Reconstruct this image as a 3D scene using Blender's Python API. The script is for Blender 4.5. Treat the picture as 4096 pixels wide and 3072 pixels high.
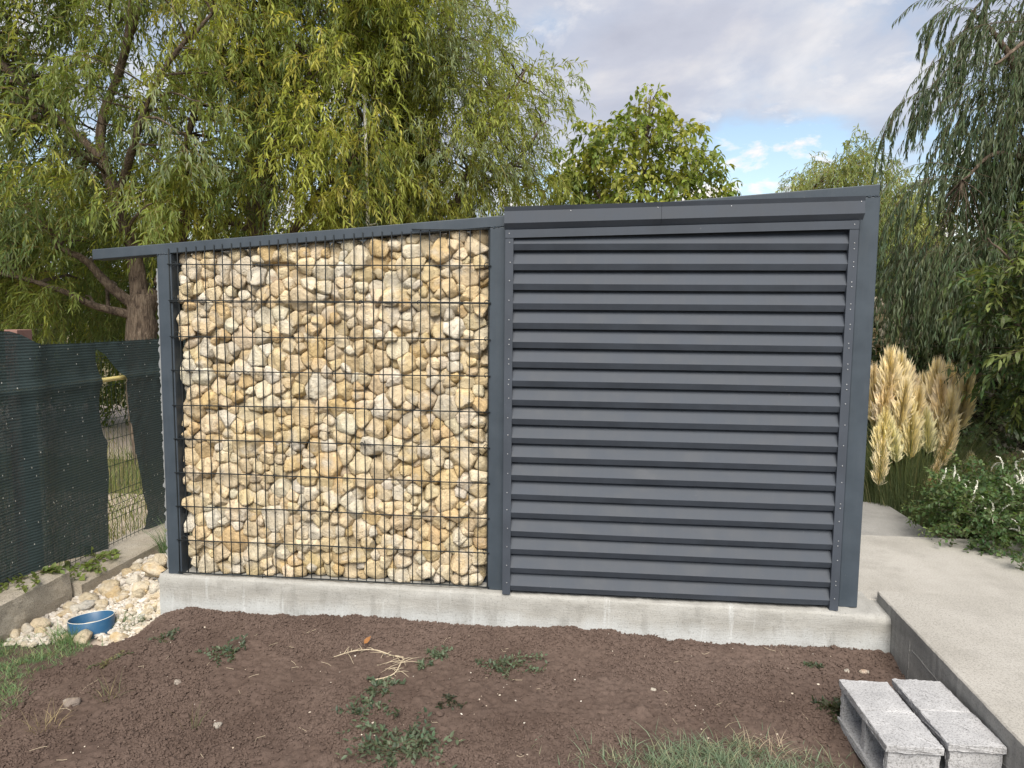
import bpy, bmesh, math
import numpy as np
from mathutils import Vector, Matrix

for o in list(bpy.data.objects): bpy.data.objects.remove(o)
S = bpy.context.scene
COL = S.collection
RNG = np.random.default_rng(7)

# ------------------------------------------------------------------ camera
YAW, PITCH, ROLL = 0.10279, -0.09457, 0.00976
cam = bpy.data.cameras.new('camera'); cam.sensor_width = 36; cam.lens = 2848.9/4096*36
cam.clip_start = 0.05; cam.clip_end = 2000
co = bpy.data.objects.new('camera', cam); COL.objects.link(co)
f = Vector((-math.sin(YAW)*math.cos(PITCH), math.cos(YAW)*math.cos(PITCH), math.sin(PITCH)))
r0 = Vector((math.cos(YAW), math.sin(YAW), 0)); u0 = r0.cross(f)
r = r0*math.cos(ROLL)+u0*math.sin(ROLL); u = -r0*math.sin(ROLL)+u0*math.cos(ROLL)
M = Matrix((r, u, -f)).transposed().to_4x4(); M.translation = Vector((2.2704, -3.8774, 1.5433))
co.matrix_world = M; S.camera = co

# ------------------------------------------------------------------ sky, sun, exposure
SUN_EL, SUN_AZ = 46, 178       # azimuth clockwise from +Y
w = bpy.data.worlds.new('World'); S.world = w; w.use_nodes = True
nt = w.node_tree; N = nt.nodes; L = nt.links; N.clear()
def wn(t, **k):
    n = N.new(t)
    for a, v in k.items(): setattr(n, a, v)
    return n
out = wn('ShaderNodeOutputWorld'); bg = wn('ShaderNodeBackground'); bg.inputs[1].default_value = 0.1
sky = wn('ShaderNodeTexSky', sky_type='NISHITA'); sky.sun_disc = False
sky.sun_elevation = math.radians(SUN_EL); sky.sun_rotation = math.radians(SUN_AZ)
sky.air_density = 1.0; sky.dust_density = 0.6; sky.ozone_density = 1.4
tc = wn('ShaderNodeTexCoord'); sep = wn('ShaderNodeSeparateXYZ'); L.new(tc.outputs['Generated'], sep.inputs[0])
def wm(op, a, b=None, c=None):
    n = wn('ShaderNodeMath', operation=op)
    for i, v in enumerate((a, b, c)):
        if v is None: continue
        if isinstance(v, (int, float)): n.inputs[i].default_value = v
        else: L.new(v, n.inputs[i])
    return n.outputs[0]
den = wm('ADD', wm('MAXIMUM', sep.outputs[2], 0.0), 0.26)
cmb = wn('ShaderNodeCombineXYZ')
L.new(wm('DIVIDE', sep.outputs[0], den), cmb.inputs[0]); L.new(wm('DIVIDE', sep.outputs[1], den), cmb.inputs[1]); cmb.inputs[2].default_value = 3.1
def wnoise(scale, detail, rough, off):
    mp = wn('ShaderNodeMapping'); mp.inputs[1].default_value = off; L.new(cmb.outputs[0], mp.inputs[0])
    n = wn('ShaderNodeTexNoise'); n.inputs['Scale'].default_value = scale; n.inputs['Detail'].default_value = detail
    n.inputs['Roughness'].default_value = rough; n.inputs['Distortion'].default_value = 0.25
    L.new(mp.outputs[0], n.inputs[0]); return n.outputs[0]
def wramp(x, stops):
    n = wn('ShaderNodeValToRGB'); e = n.color_ramp.elements
    while len(e) < len(stops): e.new(0.5)
    for q, (p, c_) in zip(e, stops): q.position = p; q.color = (*c_, 1) if not isinstance(c_, (int, float)) else (c_, c_, c_, 1)
    L.new(x, n.inputs[0]); return n.outputs[0]
n1 = wnoise(1.05, 9, 0.55, (20.2, 13.55, 0.0)); n2 = wnoise(1.9, 10, 0.55, (5.2, 1.3, 0.0)); n3 = wnoise(5.0, 8, 0.6, (2.2, 8.3, 0.0))
mask = wramp(n1, [(0.41, 0.0), (0.49, 0.8), (0.60, 1.0)])
shade = wramp(n2, [(0.32, (2.2, 2.32, 2.8)), (0.48, (2.75, 2.85, 3.3)), (0.58, (3.6, 3.55, 3.7)), (0.70, (4.9, 4.6, 4.4))])
skym = wn('ShaderNodeMix', data_type='RGBA', blend_type='MULTIPLY'); skym.inputs[0].default_value = 1
L.new(sky.outputs[0], skym.inputs[6]); skym.inputs[7].default_value = (1.02, .93, .82, 1)
mask = wm('MAXIMUM', mask, wramp(n3, [(0.55, 0.0), (0.66, 0.9)]))
mx = wn('ShaderNodeMix', data_type='RGBA'); L.new(mask, mx.inputs[0]); L.new(skym.outputs[2], mx.inputs[6]); L.new(shade, mx.inputs[7])
pf = wn('ShaderNodeMix', data_type='RGBA'); L.new(wm('MULTIPLY', wramp(n3, [(0.52, 0.0), (0.64, 0.85)]), wramp(n1, [(0.40, 1.0), (0.56, 0.0)])), pf.inputs[0]); L.new(mx.outputs[2], pf.inputs[6]); pf.inputs[7].default_value = (5.6, 5.2, 4.8, 1)
L.new(pf.outputs[2], bg.inputs[0]); L.new(bg.outputs[0], out.inputs[0])
sl = bpy.data.lights.new('sun', 'SUN'); sl.energy = 3.0; sl.angle = math.radians(40); sl.color = (1.0, 0.93, 0.82)
so = bpy.data.objects.new('sun', sl); COL.objects.link(so)
sd = Vector((math.sin(math.radians(SUN_AZ))*math.cos(math.radians(SUN_EL)), math.cos(math.radians(SUN_AZ))*math.cos(math.radians(SUN_EL)), math.sin(math.radians(SUN_EL))))
so.rotation_euler = sd.to_track_quat('Z', 'Y').to_euler(); so.location = (0, -6, 9)
S.view_settings.view_transform = 'Standard'; S.view_settings.look = 'None'
S.view_settings.exposure = 1.14; S.view_settings.gamma = 1; S.view_settings.use_curve_mapping = False
S.render.engine = 'CYCLES'; S.cycles.max_bounces = 6; S.cycles.transparent_max_bounces = 12

# ------------------------------------------------------------------ helpers
def tag(o, label=None, cat=None, group=None, kind=None):
    if label: o['label'] = label
    if cat: o['category'] = cat
    if group: o['group'] = group
    if kind: o['kind'] = kind
    return o
def empty(name, loc=(0, 0, 0)):
    o = bpy.data.objects.new(name, None); COL.objects.link(o); o.location = loc; o.empty_display_size = 0.1; return o
def link(name, me, parent=None, loc=None):  # parent must sit unrotated
    o = bpy.data.objects.new(name, me); COL.objects.link(o)
    if parent is not None:
        o.parent = parent
        o.matrix_parent_inverse = Matrix.Translation(-wloc(parent))
    if loc is not None: o.location = loc
    return o
def wloc(o):
    v = Vector(o.location)
    return v
def mesh(name, V, faces, mats, col=None, smooth=False, midx=None):
    """faces: list of int arrays (n,k)."""
    me = bpy.data.meshes.new(name); V = np.asarray(V, np.float32)
    faces = [np.asarray(q, np.int32) for q in faces if len(q)]
    me.vertices.add(len(V)); me.vertices.foreach_set('co', V.ravel())
    tot = sum(q.size for q in faces); nf = sum(len(q) for q in faces)
    me.loops.add(tot); me.polygons.add(nf)
    me.loops.foreach_set('vertex_index', np.concatenate([q.ravel() for q in faces]))
    lt = np.concatenate([np.full(len(q), q.shape[1], np.int32) for q in faces])
    ls = np.concatenate([[0], np.cumsum(lt)[:-1]]).astype(np.int32)
    me.polygons.foreach_set('loop_start', ls); me.polygons.foreach_set('loop_total', lt)
    me.polygons.foreach_set('use_smooth', np.full(nf, bool(smooth)))
    if midx is not None: me.polygons.foreach_set('material_index', np.asarray(midx, np.int32))
    for m in (mats if isinstance(mats, (list, tuple)) else [mats]): me.materials.append(m)
    if col is not None:
        a = me.color_attributes.new('col', 'FLOAT_COLOR', 'POINT')
        c4 = np.ones((len(V), 4), np.float32); c4[:, :3] = col; a.data.foreach_set('color', c4.ravel())
    me.update(calc_edges=True); me.validate(); return me
class MB:
    """collects shapes for ONE mesh"""
    def __init__(s): s.V = []; s.F = {}; s.C = []; s.M = {}; s.n = 0
    def add(s, V, F, col=None, mi=0):
        V = np.asarray(V, float); fl = F if isinstance(F, list) else [F]
        for q in fl:
            q = np.asarray(q)
            if not len(q): continue
            k = q.shape[1]; s.F.setdefault(k, []).append(q+s.n); s.M.setdefault(k, []).append(np.full(len(q), mi))
        s.V.append(V); c = np.zeros((len(V), 3)) if col is None else np.broadcast_to(np.asarray(col, float), (len(V), 3)); s.C.append(c); s.n += len(V)
    def mesh(s, name, mats, smooth=False, usecol=False):
        ks = sorted(s.F); F = [np.concatenate(s.F[k]) for k in ks]; mi = np.concatenate([np.concatenate(s.M[k]) for k in ks])
        return mesh(name, np.concatenate(s.V), F, mats, np.concatenate(s.C) if usecol else None, smooth, mi)
    def build(s, name, mats, parent=None, smooth=False, usecol=False):
        return link(name, s.mesh(name, mats, smooth, usecol), parent)
BOXF = np.array([(0, 2, 3, 1), (4, 5, 7, 6), (0, 1, 5, 4), (2, 6, 7, 3), (0, 4, 6, 2), (1, 3, 7, 5)])
def boxv(x0, x1, y0, y1, z0, z1): return np.array([(x, y, z) for x in (x0, x1) for y in (y0, y1) for z in (z0, z1)], float)
def bevel_box(name, x0, x1, y0, y1, z0, z1, mat, parent=None, b=0.004, seg=2, cuts=0, shear=None):
    bm = bmesh.new(); V = boxv(x0, x1, y0, y1, z0, z1)
    vs = [bm.verts.new(v) for v in V]
    for q in BOXF: bm.faces.new([vs[i] for i in q])
    bm.normal_update(); bmesh.ops.recalc_face_normals(bm, faces=bm.faces)
    if b: bmesh.ops.bevel(bm, geom=list(bm.edges), offset=b, segments=seg, affect='EDGES', profile=0.5)
    if shear:
        for v in bm.verts: v.co = Vector(shear(v.co))
    me = bpy.data.meshes.new(name); bm.to_mesh(me); bm.free(); me.materials.append(mat)
    for p in me.polygons: p.use_smooth = False
    return link(name, me, parent)
def ortho(d):
    d = d/np.maximum(np.linalg.norm(d, axis=-1, keepdims=True), 1e-9)
    a = np.where(np.abs(d[..., 2:3]) < 0.9, np.array([0, 0, 1.0]), np.array([1.0, 0, 0]))
    s = np.cross(d, a); s /= np.linalg.norm(s, axis=-1, keepdims=True); t = np.cross(s, d); return d, s, t
def tubes(P, Rr, sides=3, cap=False):
    """P (K,n,3) curves, Rr (K,n) radii -> V,F(quads)"""
    P = np.asarray(P, float); K, n, _ = P.shape
    T = np.gradient(P, axis=1); d, s, t = ortho(T)
    an = np.arange(sides)/sides*2*np.pi
    V = P[:, :, None]+Rr[:, :, None, None]*(np.cos(an)[None, None, :, None]*s[:, :, None]+np.sin(an)[None, None, :, None]*t[:, :, None])
    idx = np.arange(K*n*sides).reshape(K, n, sides)
    F = np.stack([idx[:, :-1], np.roll(idx, -1, 2)[:, :-1], np.roll(idx, -1, 2)[:, 1:], idx[:, 1:]], -1).reshape(-1, 4)
    return V.reshape(-1, 3), F
def tube1(mb, pts, rad, sides=8, mi=0, col=None):
    P = np.asarray(pts, float)[None]; Rr = np.broadcast_to(np.asarray(rad, float), (1, P.shape[1]))
    V, F = tubes(P, Rr, sides); n = P.shape[1]
    mb.add(V, [F, np.array([list(range(sides))[::-1], list(range((n-1)*sides, n*sides))])], col, mi)
def smoothcurve(pts, n=24):
    pts = np.asarray(pts, float); t = np.linspace(0, len(pts)-1, n); out_ = []
    Pp = np.vstack([2*pts[0]-pts[1], pts, 2*pts[-1]-pts[-2]])
    for q in t:
        i = min(int(q), len(pts)-2); a = q-i; p0, p1, p2, p3 = Pp[i:i+4]
        out_.append(0.5*(2*p1+(p2-p0)*a+(2*p0-5*p1+4*p2-p3)*a*a+(3*p1-p0-3*p2+p3)*a**3))
    return np.array(out_)
def ico(n):
    t = (1+5**.5)/2
    V = [(-1, t, 0), (1, t, 0), (-1, -t, 0), (1, -t, 0), (0, -1, t), (0, 1, t), (0, -1, -t), (0, 1, -t), (t, 0, -1), (t, 0, 1), (-t, 0, -1), (-t, 0, 1)]
    F = [(0, 11, 5), (0, 5, 1), (0, 1, 7), (0, 7, 10), (0, 10, 11), (1, 5, 9), (5, 11, 4), (11, 10, 2), (10, 7, 6), (7, 1, 8), (3, 9, 4), (3, 4, 2), (3, 2, 6), (3, 6, 8), (3, 8, 9), (4, 9, 5), (2, 4, 11), (6, 2, 10), (8, 6, 7), (9, 8, 1)]
    V = [np.array(v)/np.linalg.norm(v) for v in V]
    for _ in range(n):
        c = {}; nf = []
        def mid(a, b):
            k = (min(a, b), max(a, b))
            if k not in c: m = V[a]+V[b]; V.append(m/np.linalg.norm(m)); c[k] = len(V)-1
            return c[k]
        for a, b, d in F:
            x, y, z = mid(a, b), mid(b, d), mid(d, a); nf += [(a, x, z), (b, y, x), (d, z, y), (x, y, z)]
        F = nf
    return np.array(V), np.array(F)
ICO = [ico(i) for i in range(4)]
ICO.append((np.array([(1, 0, 0), (-1, 0, 0), (0, 1, 0), (0, -1, 0), (0, 0, 1), (0, 0, -1)], float), np.array([(0, 2, 4), (2, 1, 4), (1, 3, 4), (3, 0, 4), (2, 0, 5), (1, 2, 5), (3, 1, 5), (0, 3, 5)])))
def vnoise(P, seed=0, octv=4, base=1.0):
    """cheap smooth pseudo-noise by summed sines; P (...,k)"""
    g = np.random.default_rng(seed); o_ = 0; a = 1; tot = 0; fr = base
    for _ in range(octv):
        s_ = 0
        for _ in range(5):
            k = g.normal(size=P.shape[-1]); k = k/np.linalg.norm(k)*fr*(0.7+0.6*g.random()); s_ = s_+np.sin(P@k*2*np.pi+g.random()*6.28)
        o_ = o_+a*s_/2.2; tot += a; a *= 0.55; fr *= 2.1
    return o_/tot

# ------------------------------------------------------------------ materials
def mat(name):
    m = bpy.data.materials.new(name); m.use_nodes = True; t = m.node_tree
    p = t.nodes['Principled BSDF']; return m, t, p
def nd(t, ty, **k):
    n = t.nodes.new(ty)
    for a, v in k.items():
        if a in ('operation', 'data_type', 'blend_type', 'feature', 'attribute_name', 'wave_type', 'bands_direction', 'vector_type'): setattr(n, a, v)
        else: n.inputs[a.replace('_', ' ')].default_value = v
    return n
def pos(t, scale=(1, 1, 1)):
    g = t.nodes.new('ShaderNodeNewGeometry'); m = t.nodes.new('ShaderNodeMapping'); m.inputs[3].default_value = scale
    t.links.new(g.outputs['Position'], m.inputs[0]); return m.outputs[0]
def noise(t, scale, detail=5, rough=0.6, vec=None, dist=0):
    n = nd(t, 'ShaderNodeTexNoise', Scale=scale, Detail=detail, Roughness=rough, Distortion=dist)
    t.links.new(vec if vec is not None else pos(t), n.inputs[0]); return n.outputs[0]
def ramp(t, x, stops):
    n = t.nodes.new('ShaderNodeValToRGB'); e = n.color_ramp.elements
    while len(e) < len(stops): e.new(0.5)
    for q, (p, c) in zip(e, stops): q.position = p; q.color = (c, c, c, 1) if isinstance(c, (int, float)) else (*c, 1)
    t.links.new(x, n.inputs[0]); return n.outputs[0]
def mixc(t, fac, a, b, bt='MIX'):
    n = t.nodes.new('ShaderNodeMix'); n.data_type = 'RGBA'; n.blend_type = bt
    for i, v in ((0, fac), (6, a), (7, b)):
        if isinstance(v, (int, float)): n.inputs[i].default_value = v
        elif isinstance(v, tuple): n.inputs[i].default_value = (*v, 1)
        else: t.links.new(v, n.inputs[i])
    return n.outputs[2]
def bump(t, p, h, strength=0.5, dist=0.01, prev=None):
    b = t.nodes.new('ShaderNodeBump'); b.inputs['Strength'].default_value = strength; b.inputs['Distance'].default_value = dist
    t.links.new(h, b.inputs['Height'])
    if prev is not None: t.links.new(prev, b.inputs['Normal'])
    t.links.new(b.outputs[0], p.inputs['Normal']); return b.outputs[0]
def colattr(t):
    return nd(t, 'ShaderNodeVertexColor').outputs[0]
def setcol(t, p, c):
    if isinstance(c, tuple): p.inputs['Base Color'].default_value = (*c, 1)
    else: t.links.new(c, p.inputs['Base Color'])

def m_paint(name, c, rough=0.45, var=0.12, dust=0.05):
    m, t, p = mat(name)
    a = noise(t, 6, 6, 0.6); b = noise(t, 260, 2, 0.5)
    cc = mixc(t, ramp(t, a, [(0.35, 0.0), (0.7, 1.0)]), tuple(x*(1-var) for x in c), tuple(x*(1+var) for x in c))
    d = noise(t, 55, 3, 0.6); cc = mixc(t, ramp(t, d, [(0.74, 0.0), (0.78, 0.35)]), cc, (0.25, 0.24, 0.22))
    st = noise(t, 5, 6, 0.7, pos(t, (7, 1, .8))); cc = mixc(t, ramp(t, st, [(0.50, 0.0), (0.78, dust)]), cc, (0.22, 0.21, 0.20))
    setcol(t, p, cc); p.inputs['Roughness'].default_value = rough; p.inputs['Specular IOR Level'].default_value = 0.28
    t.links.new(ramp(t, a, [(0.3, rough-0.05), (0.7, rough+0.12)]), p.inputs['Roughness'])
    bump(t, p, b, 0.08, 0.002); return m
M_POST = m_paint('painted steel', (0.041, 0.054, 0.070), 0.45)
M_SLAT = m_paint('coated sheet', (0.043, 0.052, 0.068), 0.58, 0.12, 0.02)
M_WIRE = m_paint('coated wire', (0.012, 0.016, 0.019), 0.65)
m, t, p = mat('rivet metal'); setcol(t, p, (0.30, 0.31, 0.33)); p.inputs['Metallic'].default_value = 0.7; p.inputs['Roughness'].default_value = 0.35; M_RIVET = m

m, t, p = mat('limestone')
v = colattr(t); a = noise(t, 14, 8, 0.65, dist=0.6); b = noise(t, 60, 6, 0.7); d = noise(t, 7, 4, 0.6)
cc = mixc(t, ramp(t, a, [(0.52, 0.0), (0.80, 0.5)]), v, (0.66, 0.47, 0.23), 'MIX')
cc = mixc(t, ramp(t, d, [(0.5, 0.0), (0.66, 0.7)]), cc, (0.70, 0.66, 0.58))
cc = mixc(t, ramp(t, b, [(0.30, 0.4), (0.45, 0.0)]), cc, (0.42, 0.32, 0.20))
cc = mixc(t, ramp(t, noise(t, 5, 5, 0.6), [(0.68, 0.0), (0.76, 0.6)]), cc, (0.42, 0.17, 0.06))
setcol(t, p, cc); p.inputs['Roughness'].default_value = 0.9; p.inputs['Specular IOR Level'].default_value = 0.2
b1 = bump(t, p, noise(t, 24, 9, 0.72, dist=1.2), 1.0, 0.03); bump(t, p, noise(t, 120, 5, 0.75), 0.7, 0.008, b1); M_STONE = m

m, t, p = mat('gravel stone'); v = colattr(t)
cc = mixc(t, ramp(t, noise(t, 40, 5), [(0.35, 0.6), (0.6, 0.0)]), v, (0.33, 0.27, 0.20)); setcol(t, p, cc); p.inputs['Roughness'].default_value = 0.92
bump(t, p, noise(t, 90, 5, 0.7), 0.6, 0.005); M_GRAVEL = m

def m_concrete(name, c1, c2, stain=None, streak=(3, 3, 14), spots=0.0, bs=0.35):
    m, t, p = mat(name)
    a = noise(t, 1.2, 6, 0.6, pos(t, streak)); b = noise(t, 3.5, 6, 0.65); c = noise(t, 120, 4, 0.7); s = noise(t, 9, 7, 0.7, pos(t, (1, 1, 7)), 1.2)
    cc = mixc(t, ramp(t, a, [(0.35, 0.0), (0.65, 1.0)]), c1, c2)
    cc = mixc(t, ramp(t, b, [(0.5, 0.0), (0.75, 0.5)]), cc, tuple(x*0.62 for x in c1))
    if stain is not None:
        g = t.nodes.new('ShaderNodeNewGeometry'); sp = t.nodes.new('ShaderNodeSeparateXYZ'); t.links.new(g.outputs['Position'], sp.inputs[0])
        ad = nd(t, 'ShaderNodeMath', operation='MULTIPLY_ADD'); t.links.new(noise(t, 5, 6, 0.65, pos(t, (1, 1, 0.4))), ad.inputs[0]); ad.inputs[1].default_value = 0.16; t.links.new(sp.outputs[2], ad.inputs[2])
        cc = mixc(t, ramp(t, ad.outputs[0], [(0.0, 0.75), (0.002, 0.0)]) if False else ramp(t, mapr(t, ad.outputs[0], -0.12, 0.02), [(0.25, 0.8), (0.75, 0.0)]), cc, stain)
        cc = mixc(t, ramp(t, noise(t, 2.6, 6, 0.65, pos(t, (3.5, 1, 1.2))), [(0.56, 0.0), (0.66, 0.45)]), cc, tuple(x*0.72 for x in c1))
        cc = mixc(t, ramp(t, noise(t, 3.0, 4, 0.6, pos(t, (6, 1, .5))), [(0.60, 0.0), (0.70, 0.5)]), cc, tuple(min(1, x*1.25) for x in stain))
    cc = mixc(t, ramp(t, c, [(0.34, 0.5), (0.46, 0.0)]), cc, tuple(x*0.5 for x in c1))
    if spots: cc = mixc(t, ramp(t, noise(t, 130, 3, 0.85), [(0.40, spots), (0.48, 0.0)]), cc, (0.07, 0.065, 0.06))
    setcol(t, p, cc); p.inputs['Roughness'].default_value = 0.9; p.inputs['Specular IOR Level'].default_value = 0.2
    b1 = bump(t, p, s, bs, 0.008); bump(t, p, c, 0.4, 0.003, b1); return m
def mapr(t, x, a, b):
    n = t.nodes.new('ShaderNodeMapRange'); n.inputs[1].default_value = a; n.inputs[2].default_value = b; t.links.new(x, n.inputs[0]); return n.outputs[0]
M_PLINTH = m_concrete('plinth cement', (0.275, 0.272, 0.257), (0.35, 0.35, 0.338), (0.40, 0.42, 0.43))
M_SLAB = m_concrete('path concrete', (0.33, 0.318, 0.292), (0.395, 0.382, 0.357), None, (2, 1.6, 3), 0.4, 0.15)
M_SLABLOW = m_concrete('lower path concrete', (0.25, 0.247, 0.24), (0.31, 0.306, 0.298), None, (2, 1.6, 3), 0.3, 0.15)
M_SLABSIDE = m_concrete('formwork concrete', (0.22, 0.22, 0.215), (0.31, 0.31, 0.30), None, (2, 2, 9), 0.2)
M_BLOCK = m_concrete('block concrete', (0.36, 0.365, 0.38), (0.44, 0.445, 0.46), None, (8, 8, 8), 0.6, 0.5)
M_FOOT = m_concrete('old footing concrete', (0.36, 0.315, 0.25), (0.46, 0.42, 0.35), None, (3, 3, 4), 0.5, 0.6)

m, t, p = mat('soil')
a = noise(t, 3, 6, 0.6); b = noise(t, 45, 6, 0.75)
cc = mixc(t, ramp(t, a, [(0.35, 0.0), (0.65, 1.0)]), (0.084, 0.060, 0.050), (0.120, 0.088, 0.074))
cc = mixc(t, ramp(t, noise(t, 1.1, 5, 0.6), [(0.45, 0.0), (0.68, 0.5)]), cc, (0.165, 0.125, 0.108))
cc = mixc(t, ramp(t, b, [(0.35, 0.7), (0.55, 0.0)]), cc, (0.064, 0.046, 0.039))
setcol(t, p, cc); p.inputs['Roughness'].default_value = 0.97; p.inputs['Specular IOR Level'].default_value = 0.1
b1 = bump(t, p, b, 0.5, 0.008); bump(t, p, noise(t, 260, 3, 0.7), 0.6, 0.004, b1); M_SOIL = m
m, t, p = mat('ground earth')
cc = mixc(t, ramp(t, noise(t, 0.6, 7, 0.65), [(0.4, 0.0), (0.62, 1.0)]), (0.085, 0.085, 0.035), (0.22, 0.17, 0.105)); setcol(t, p, cc); p.inputs['Roughness'].default_value = 0.95
bump(t, p, noise(t, 25, 6, 0.7), 0.7, 0.03); M_GROUND = m
m, t, p = mat('dusty track'); setcol(t, p, mixc(t, noise(t, 4, 6), (0.34, 0.28, 0.23), (0.46, 0.39, 0.33))); p.inputs['Roughness'].default_value = 0.95; M_TRACK = m

def m_leaf(name, trans=0.35, rough=0.45, spec=0.35):
    m, t, p = mat(name); v = colattr(t); setcol(t, p, v); p.inputs['Roughness'].default_value = rough; p.inputs['Specular IOR Level'].default_value = spec
    tr = t.nodes.new('ShaderNodeBsdfTranslucent'); t.links.new(mixc(t, 1.0, v, (1.25, 1.2, 0.55), 'MULTIPLY'), tr.inputs[0])
    ms = t.nodes.new('ShaderNodeMixShader'); ms.inputs[0].default_value = trans
    t.links.new(p.outputs[0], ms.inputs[1]); t.links.new(tr.outputs[0], ms.inputs[2]); t.links.new(ms.outputs[0], t.nodes['Material Output'].inputs[0]); return m
M_LEAF = m_leaf('leaves', 0.5); M_GRASS = m_leaf('grass blades', 0.42, 0.6, 0.2); M_PLUME = m_leaf('plume fibres', 0.35, 0.9, 0.05)
m, t, p = mat('bark')
a = noise(t, 9, 8, 0.65, pos(t, (3.5, 3.5, 0.7)), 0.8)
setcol(t, p, ramp(t, a, [(0.35, (0.045, 0.03, 0.022)), (0.5, (0.13, 0.095, 0.07)), (0.68, (0.23, 0.18, 0.135))])); p.inputs['Roughness'].default_value = 0.95
bump(t, p, a, 1.0, 0.05); M_BARK = m
m, t, p = mat('twig'); setcol(t, p, (0.20, 0.135, 0.045)); p.inputs['Roughness'].default_value = 0.7; M_TWIG = m
m, t, p = mat('dark twig'); setcol(t, p, (0.07, 0.05, 0.03)); p.inputs['Roughness'].default_value = 0.8; M_TWIGD = m
m, t, p = mat('dry straw'); setcol(t, p, mixc(t, noise(t, 60), (0.40, 0.33, 0.23), (0.52, 0.45, 0.34))); p.inputs['Roughness'].default_value = 0.85; M_STRAW = m

m, t, p = mat('shade netting')
pp = pos(t, (1, 1, 1)); wv = nd(t, 'ShaderNodeTexWave', wave_type='BANDS', bands_direction='Z', Scale=17, Distortion=0.6, Detail=2, Detail_Scale=1.5); t.links.new(pp, wv.inputs[0])
cc = mixc(t, wv.outputs[1], (0.016, 0.031, 0.031), (0.048, 0.075, 0.076))
vo = nd(t, 'ShaderNodeTexVoronoi', Scale=26); t.links.new(pos(t, (1, 1, 0.75)), vo.inputs[0])
sp = ramp(t, vo.outputs[0], [(0.085, 1.0), (0.115, 0.0)])
rn = ramp(t, vo.outputs[1], [(0.50, 0.0), (0.54, 1.0)]); mm = nd(t, 'ShaderNodeMath', operation='MULTIPLY'); t.links.new(sp, mm.inputs[0]); t.links.new(rn, mm.inputs[1])
cc = mixc(t, mm.outputs[0], cc, (0.55, 0.55, 0.50)); setcol(t, p, cc); p.inputs['Roughness'].default_value = 0.75
bump(t, p, wv.outputs[1], 0.35, 0.004)
tr = t.nodes.new('ShaderNodeBsdfTransparent'); ms = t.nodes.new('ShaderNodeMixShader')
hole = nd(t, 'ShaderNodeTexNoise', Scale=420, Detail=1); t.links.new(pp, hole.inputs[0])
t.links.new(ramp(t, hole.outputs[0], [(0.60, 0.0), (0.66, 0.4)]), ms.inputs[0]); t.links.new(p.outputs[0], ms.inputs[1]); t.links.new(tr.outputs[0], ms.inputs[2]); t.links.new(ms.outputs[0], t.nodes['Material Output'].inputs[0]); M_NET = m
M_FWIRE = m_paint('green fence wire', (0.018, 0.035, 0.026), 0.5)
m, t, p = mat('rusty steel'); setcol(t, p, mixc(t, noise(t, 30, 6), (0.16, 0.07, 0.05), (0.24, 0.15, 0.13))); p.inputs['Roughness'].default_value = 0.85; M_RUST = m
m, t, p = mat('yellow pipe'); setcol(t, p, (0.66, 0.55, 0.22)); p.inputs['Roughness'].default_value = 0.45; M_YEL = m
m, t, p = mat('blue plastic'); setcol(t, p, mixc(t, ramp(t, noise(t, 30, 5), [(0.5, 0.0), (0.75, 0.5)]), (0.020, 0.085, 0.18), (0.07, 0.14, 0.20))); p.inputs['Roughness'].default_value = 0.42; M_BLUE = m
m, t, p = mat('galvanised pole'); setcol(t, p, (0.62, 0.60, 0.54)); p.inputs['Roughness'].default_value = 0.5; M_POLE = m
m, t, p = mat('pale sheet'); setcol(t, p, (0.20, 0.21, 0.22)); p.inputs['Roughness'].default_value = 0.5; M_PALE = m
m, t, p = mat('white petals'); setcol(t, p, (0.70, 0.70, 0.62)); p.inputs['Roughness'].default_value = 0.8; M_PETAL = m

# ------------------------------------------------------------------ ground, soil, gravel, slabs
g = MB(); g.add([(-400, -400, -.36), (400, -400, -.36), (400, 400, -.36), (-400, 400, -.36)], np.array([(0, 1, 2, 3)]))
tag(g.build('ground', M_GROUND), kind='structure')
g = MB(); g.add([(-40, 5.6, -.352), (-1.8, 4.6, -.352), (-1.8, 9.5, -.352), (-40, 12, -.352)], np.array([(0, 1, 2, 3)]))
tag(g.build('dirt_track', M_TRACK), kind='structure')
def soilz(x, y):
    P = np.stack([x, y], -1)
    z = -.205+.018*vnoise(P, 3, 3, 0.9)+.006*vnoise(P, 4, 3, 6)
    edge = np.clip((0.02-x)/0.42, 0, 1); z = z-.11*edge*edge*(3-2*edge)
    z = z-.03*np.clip((-y-.3)/1.2, 0, 1)+.02*np.exp(-((y+.1)/.1)**2)
    z = z-.025*np.exp(-((x-3.9)/.12)**2)-.09*np.clip((-.20-x)/.05, 0, 1)*np.clip((y+.27+.03*np.sin(x*11))/.05, 0, 1)
    z = z+.03*np.exp(-((x-2.55)**2+(y+.78)**2)/.0012)
    return z
def grid(xs, ys, zf):
    X, Y = np.meshgrid(xs, ys, indexing='ij'); Z = zf(X, Y); V = np.stack([X, Y, Z], -1).reshape(-1, 3)
    I = np.arange(len(xs)*len(ys)).reshape(len(xs), len(ys))
    F = np.stack([I[:-1, :-1], I[1:, :-1], I[1:, 1:], I[:-1, 1:]], -1).reshape(-1, 4); return V, F
xs = np.concatenate([np.arange(-6, -.7, .12), np.arange(-.7, 3.985, .0105)]); ys = np.concatenate([np.arange(-7, -1.75, .12), np.arange(-1.75, 0.06, .0105)])
def soilfine(x, y):
    P = np.stack([x, y], -1); g_ = np.random.default_rng(5)
    return soilz(x, y)+.0032*vnoise(P, 8, 3, 18)+.0028*g_.normal(size=x.shape)*((x > -.7) & (y > -1.75))
V, F = grid(xs, ys, soilfine); me = mesh('soil', V, [F], M_SOIL, smooth=True); tag(link('soil', me), kind='structure')
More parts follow.
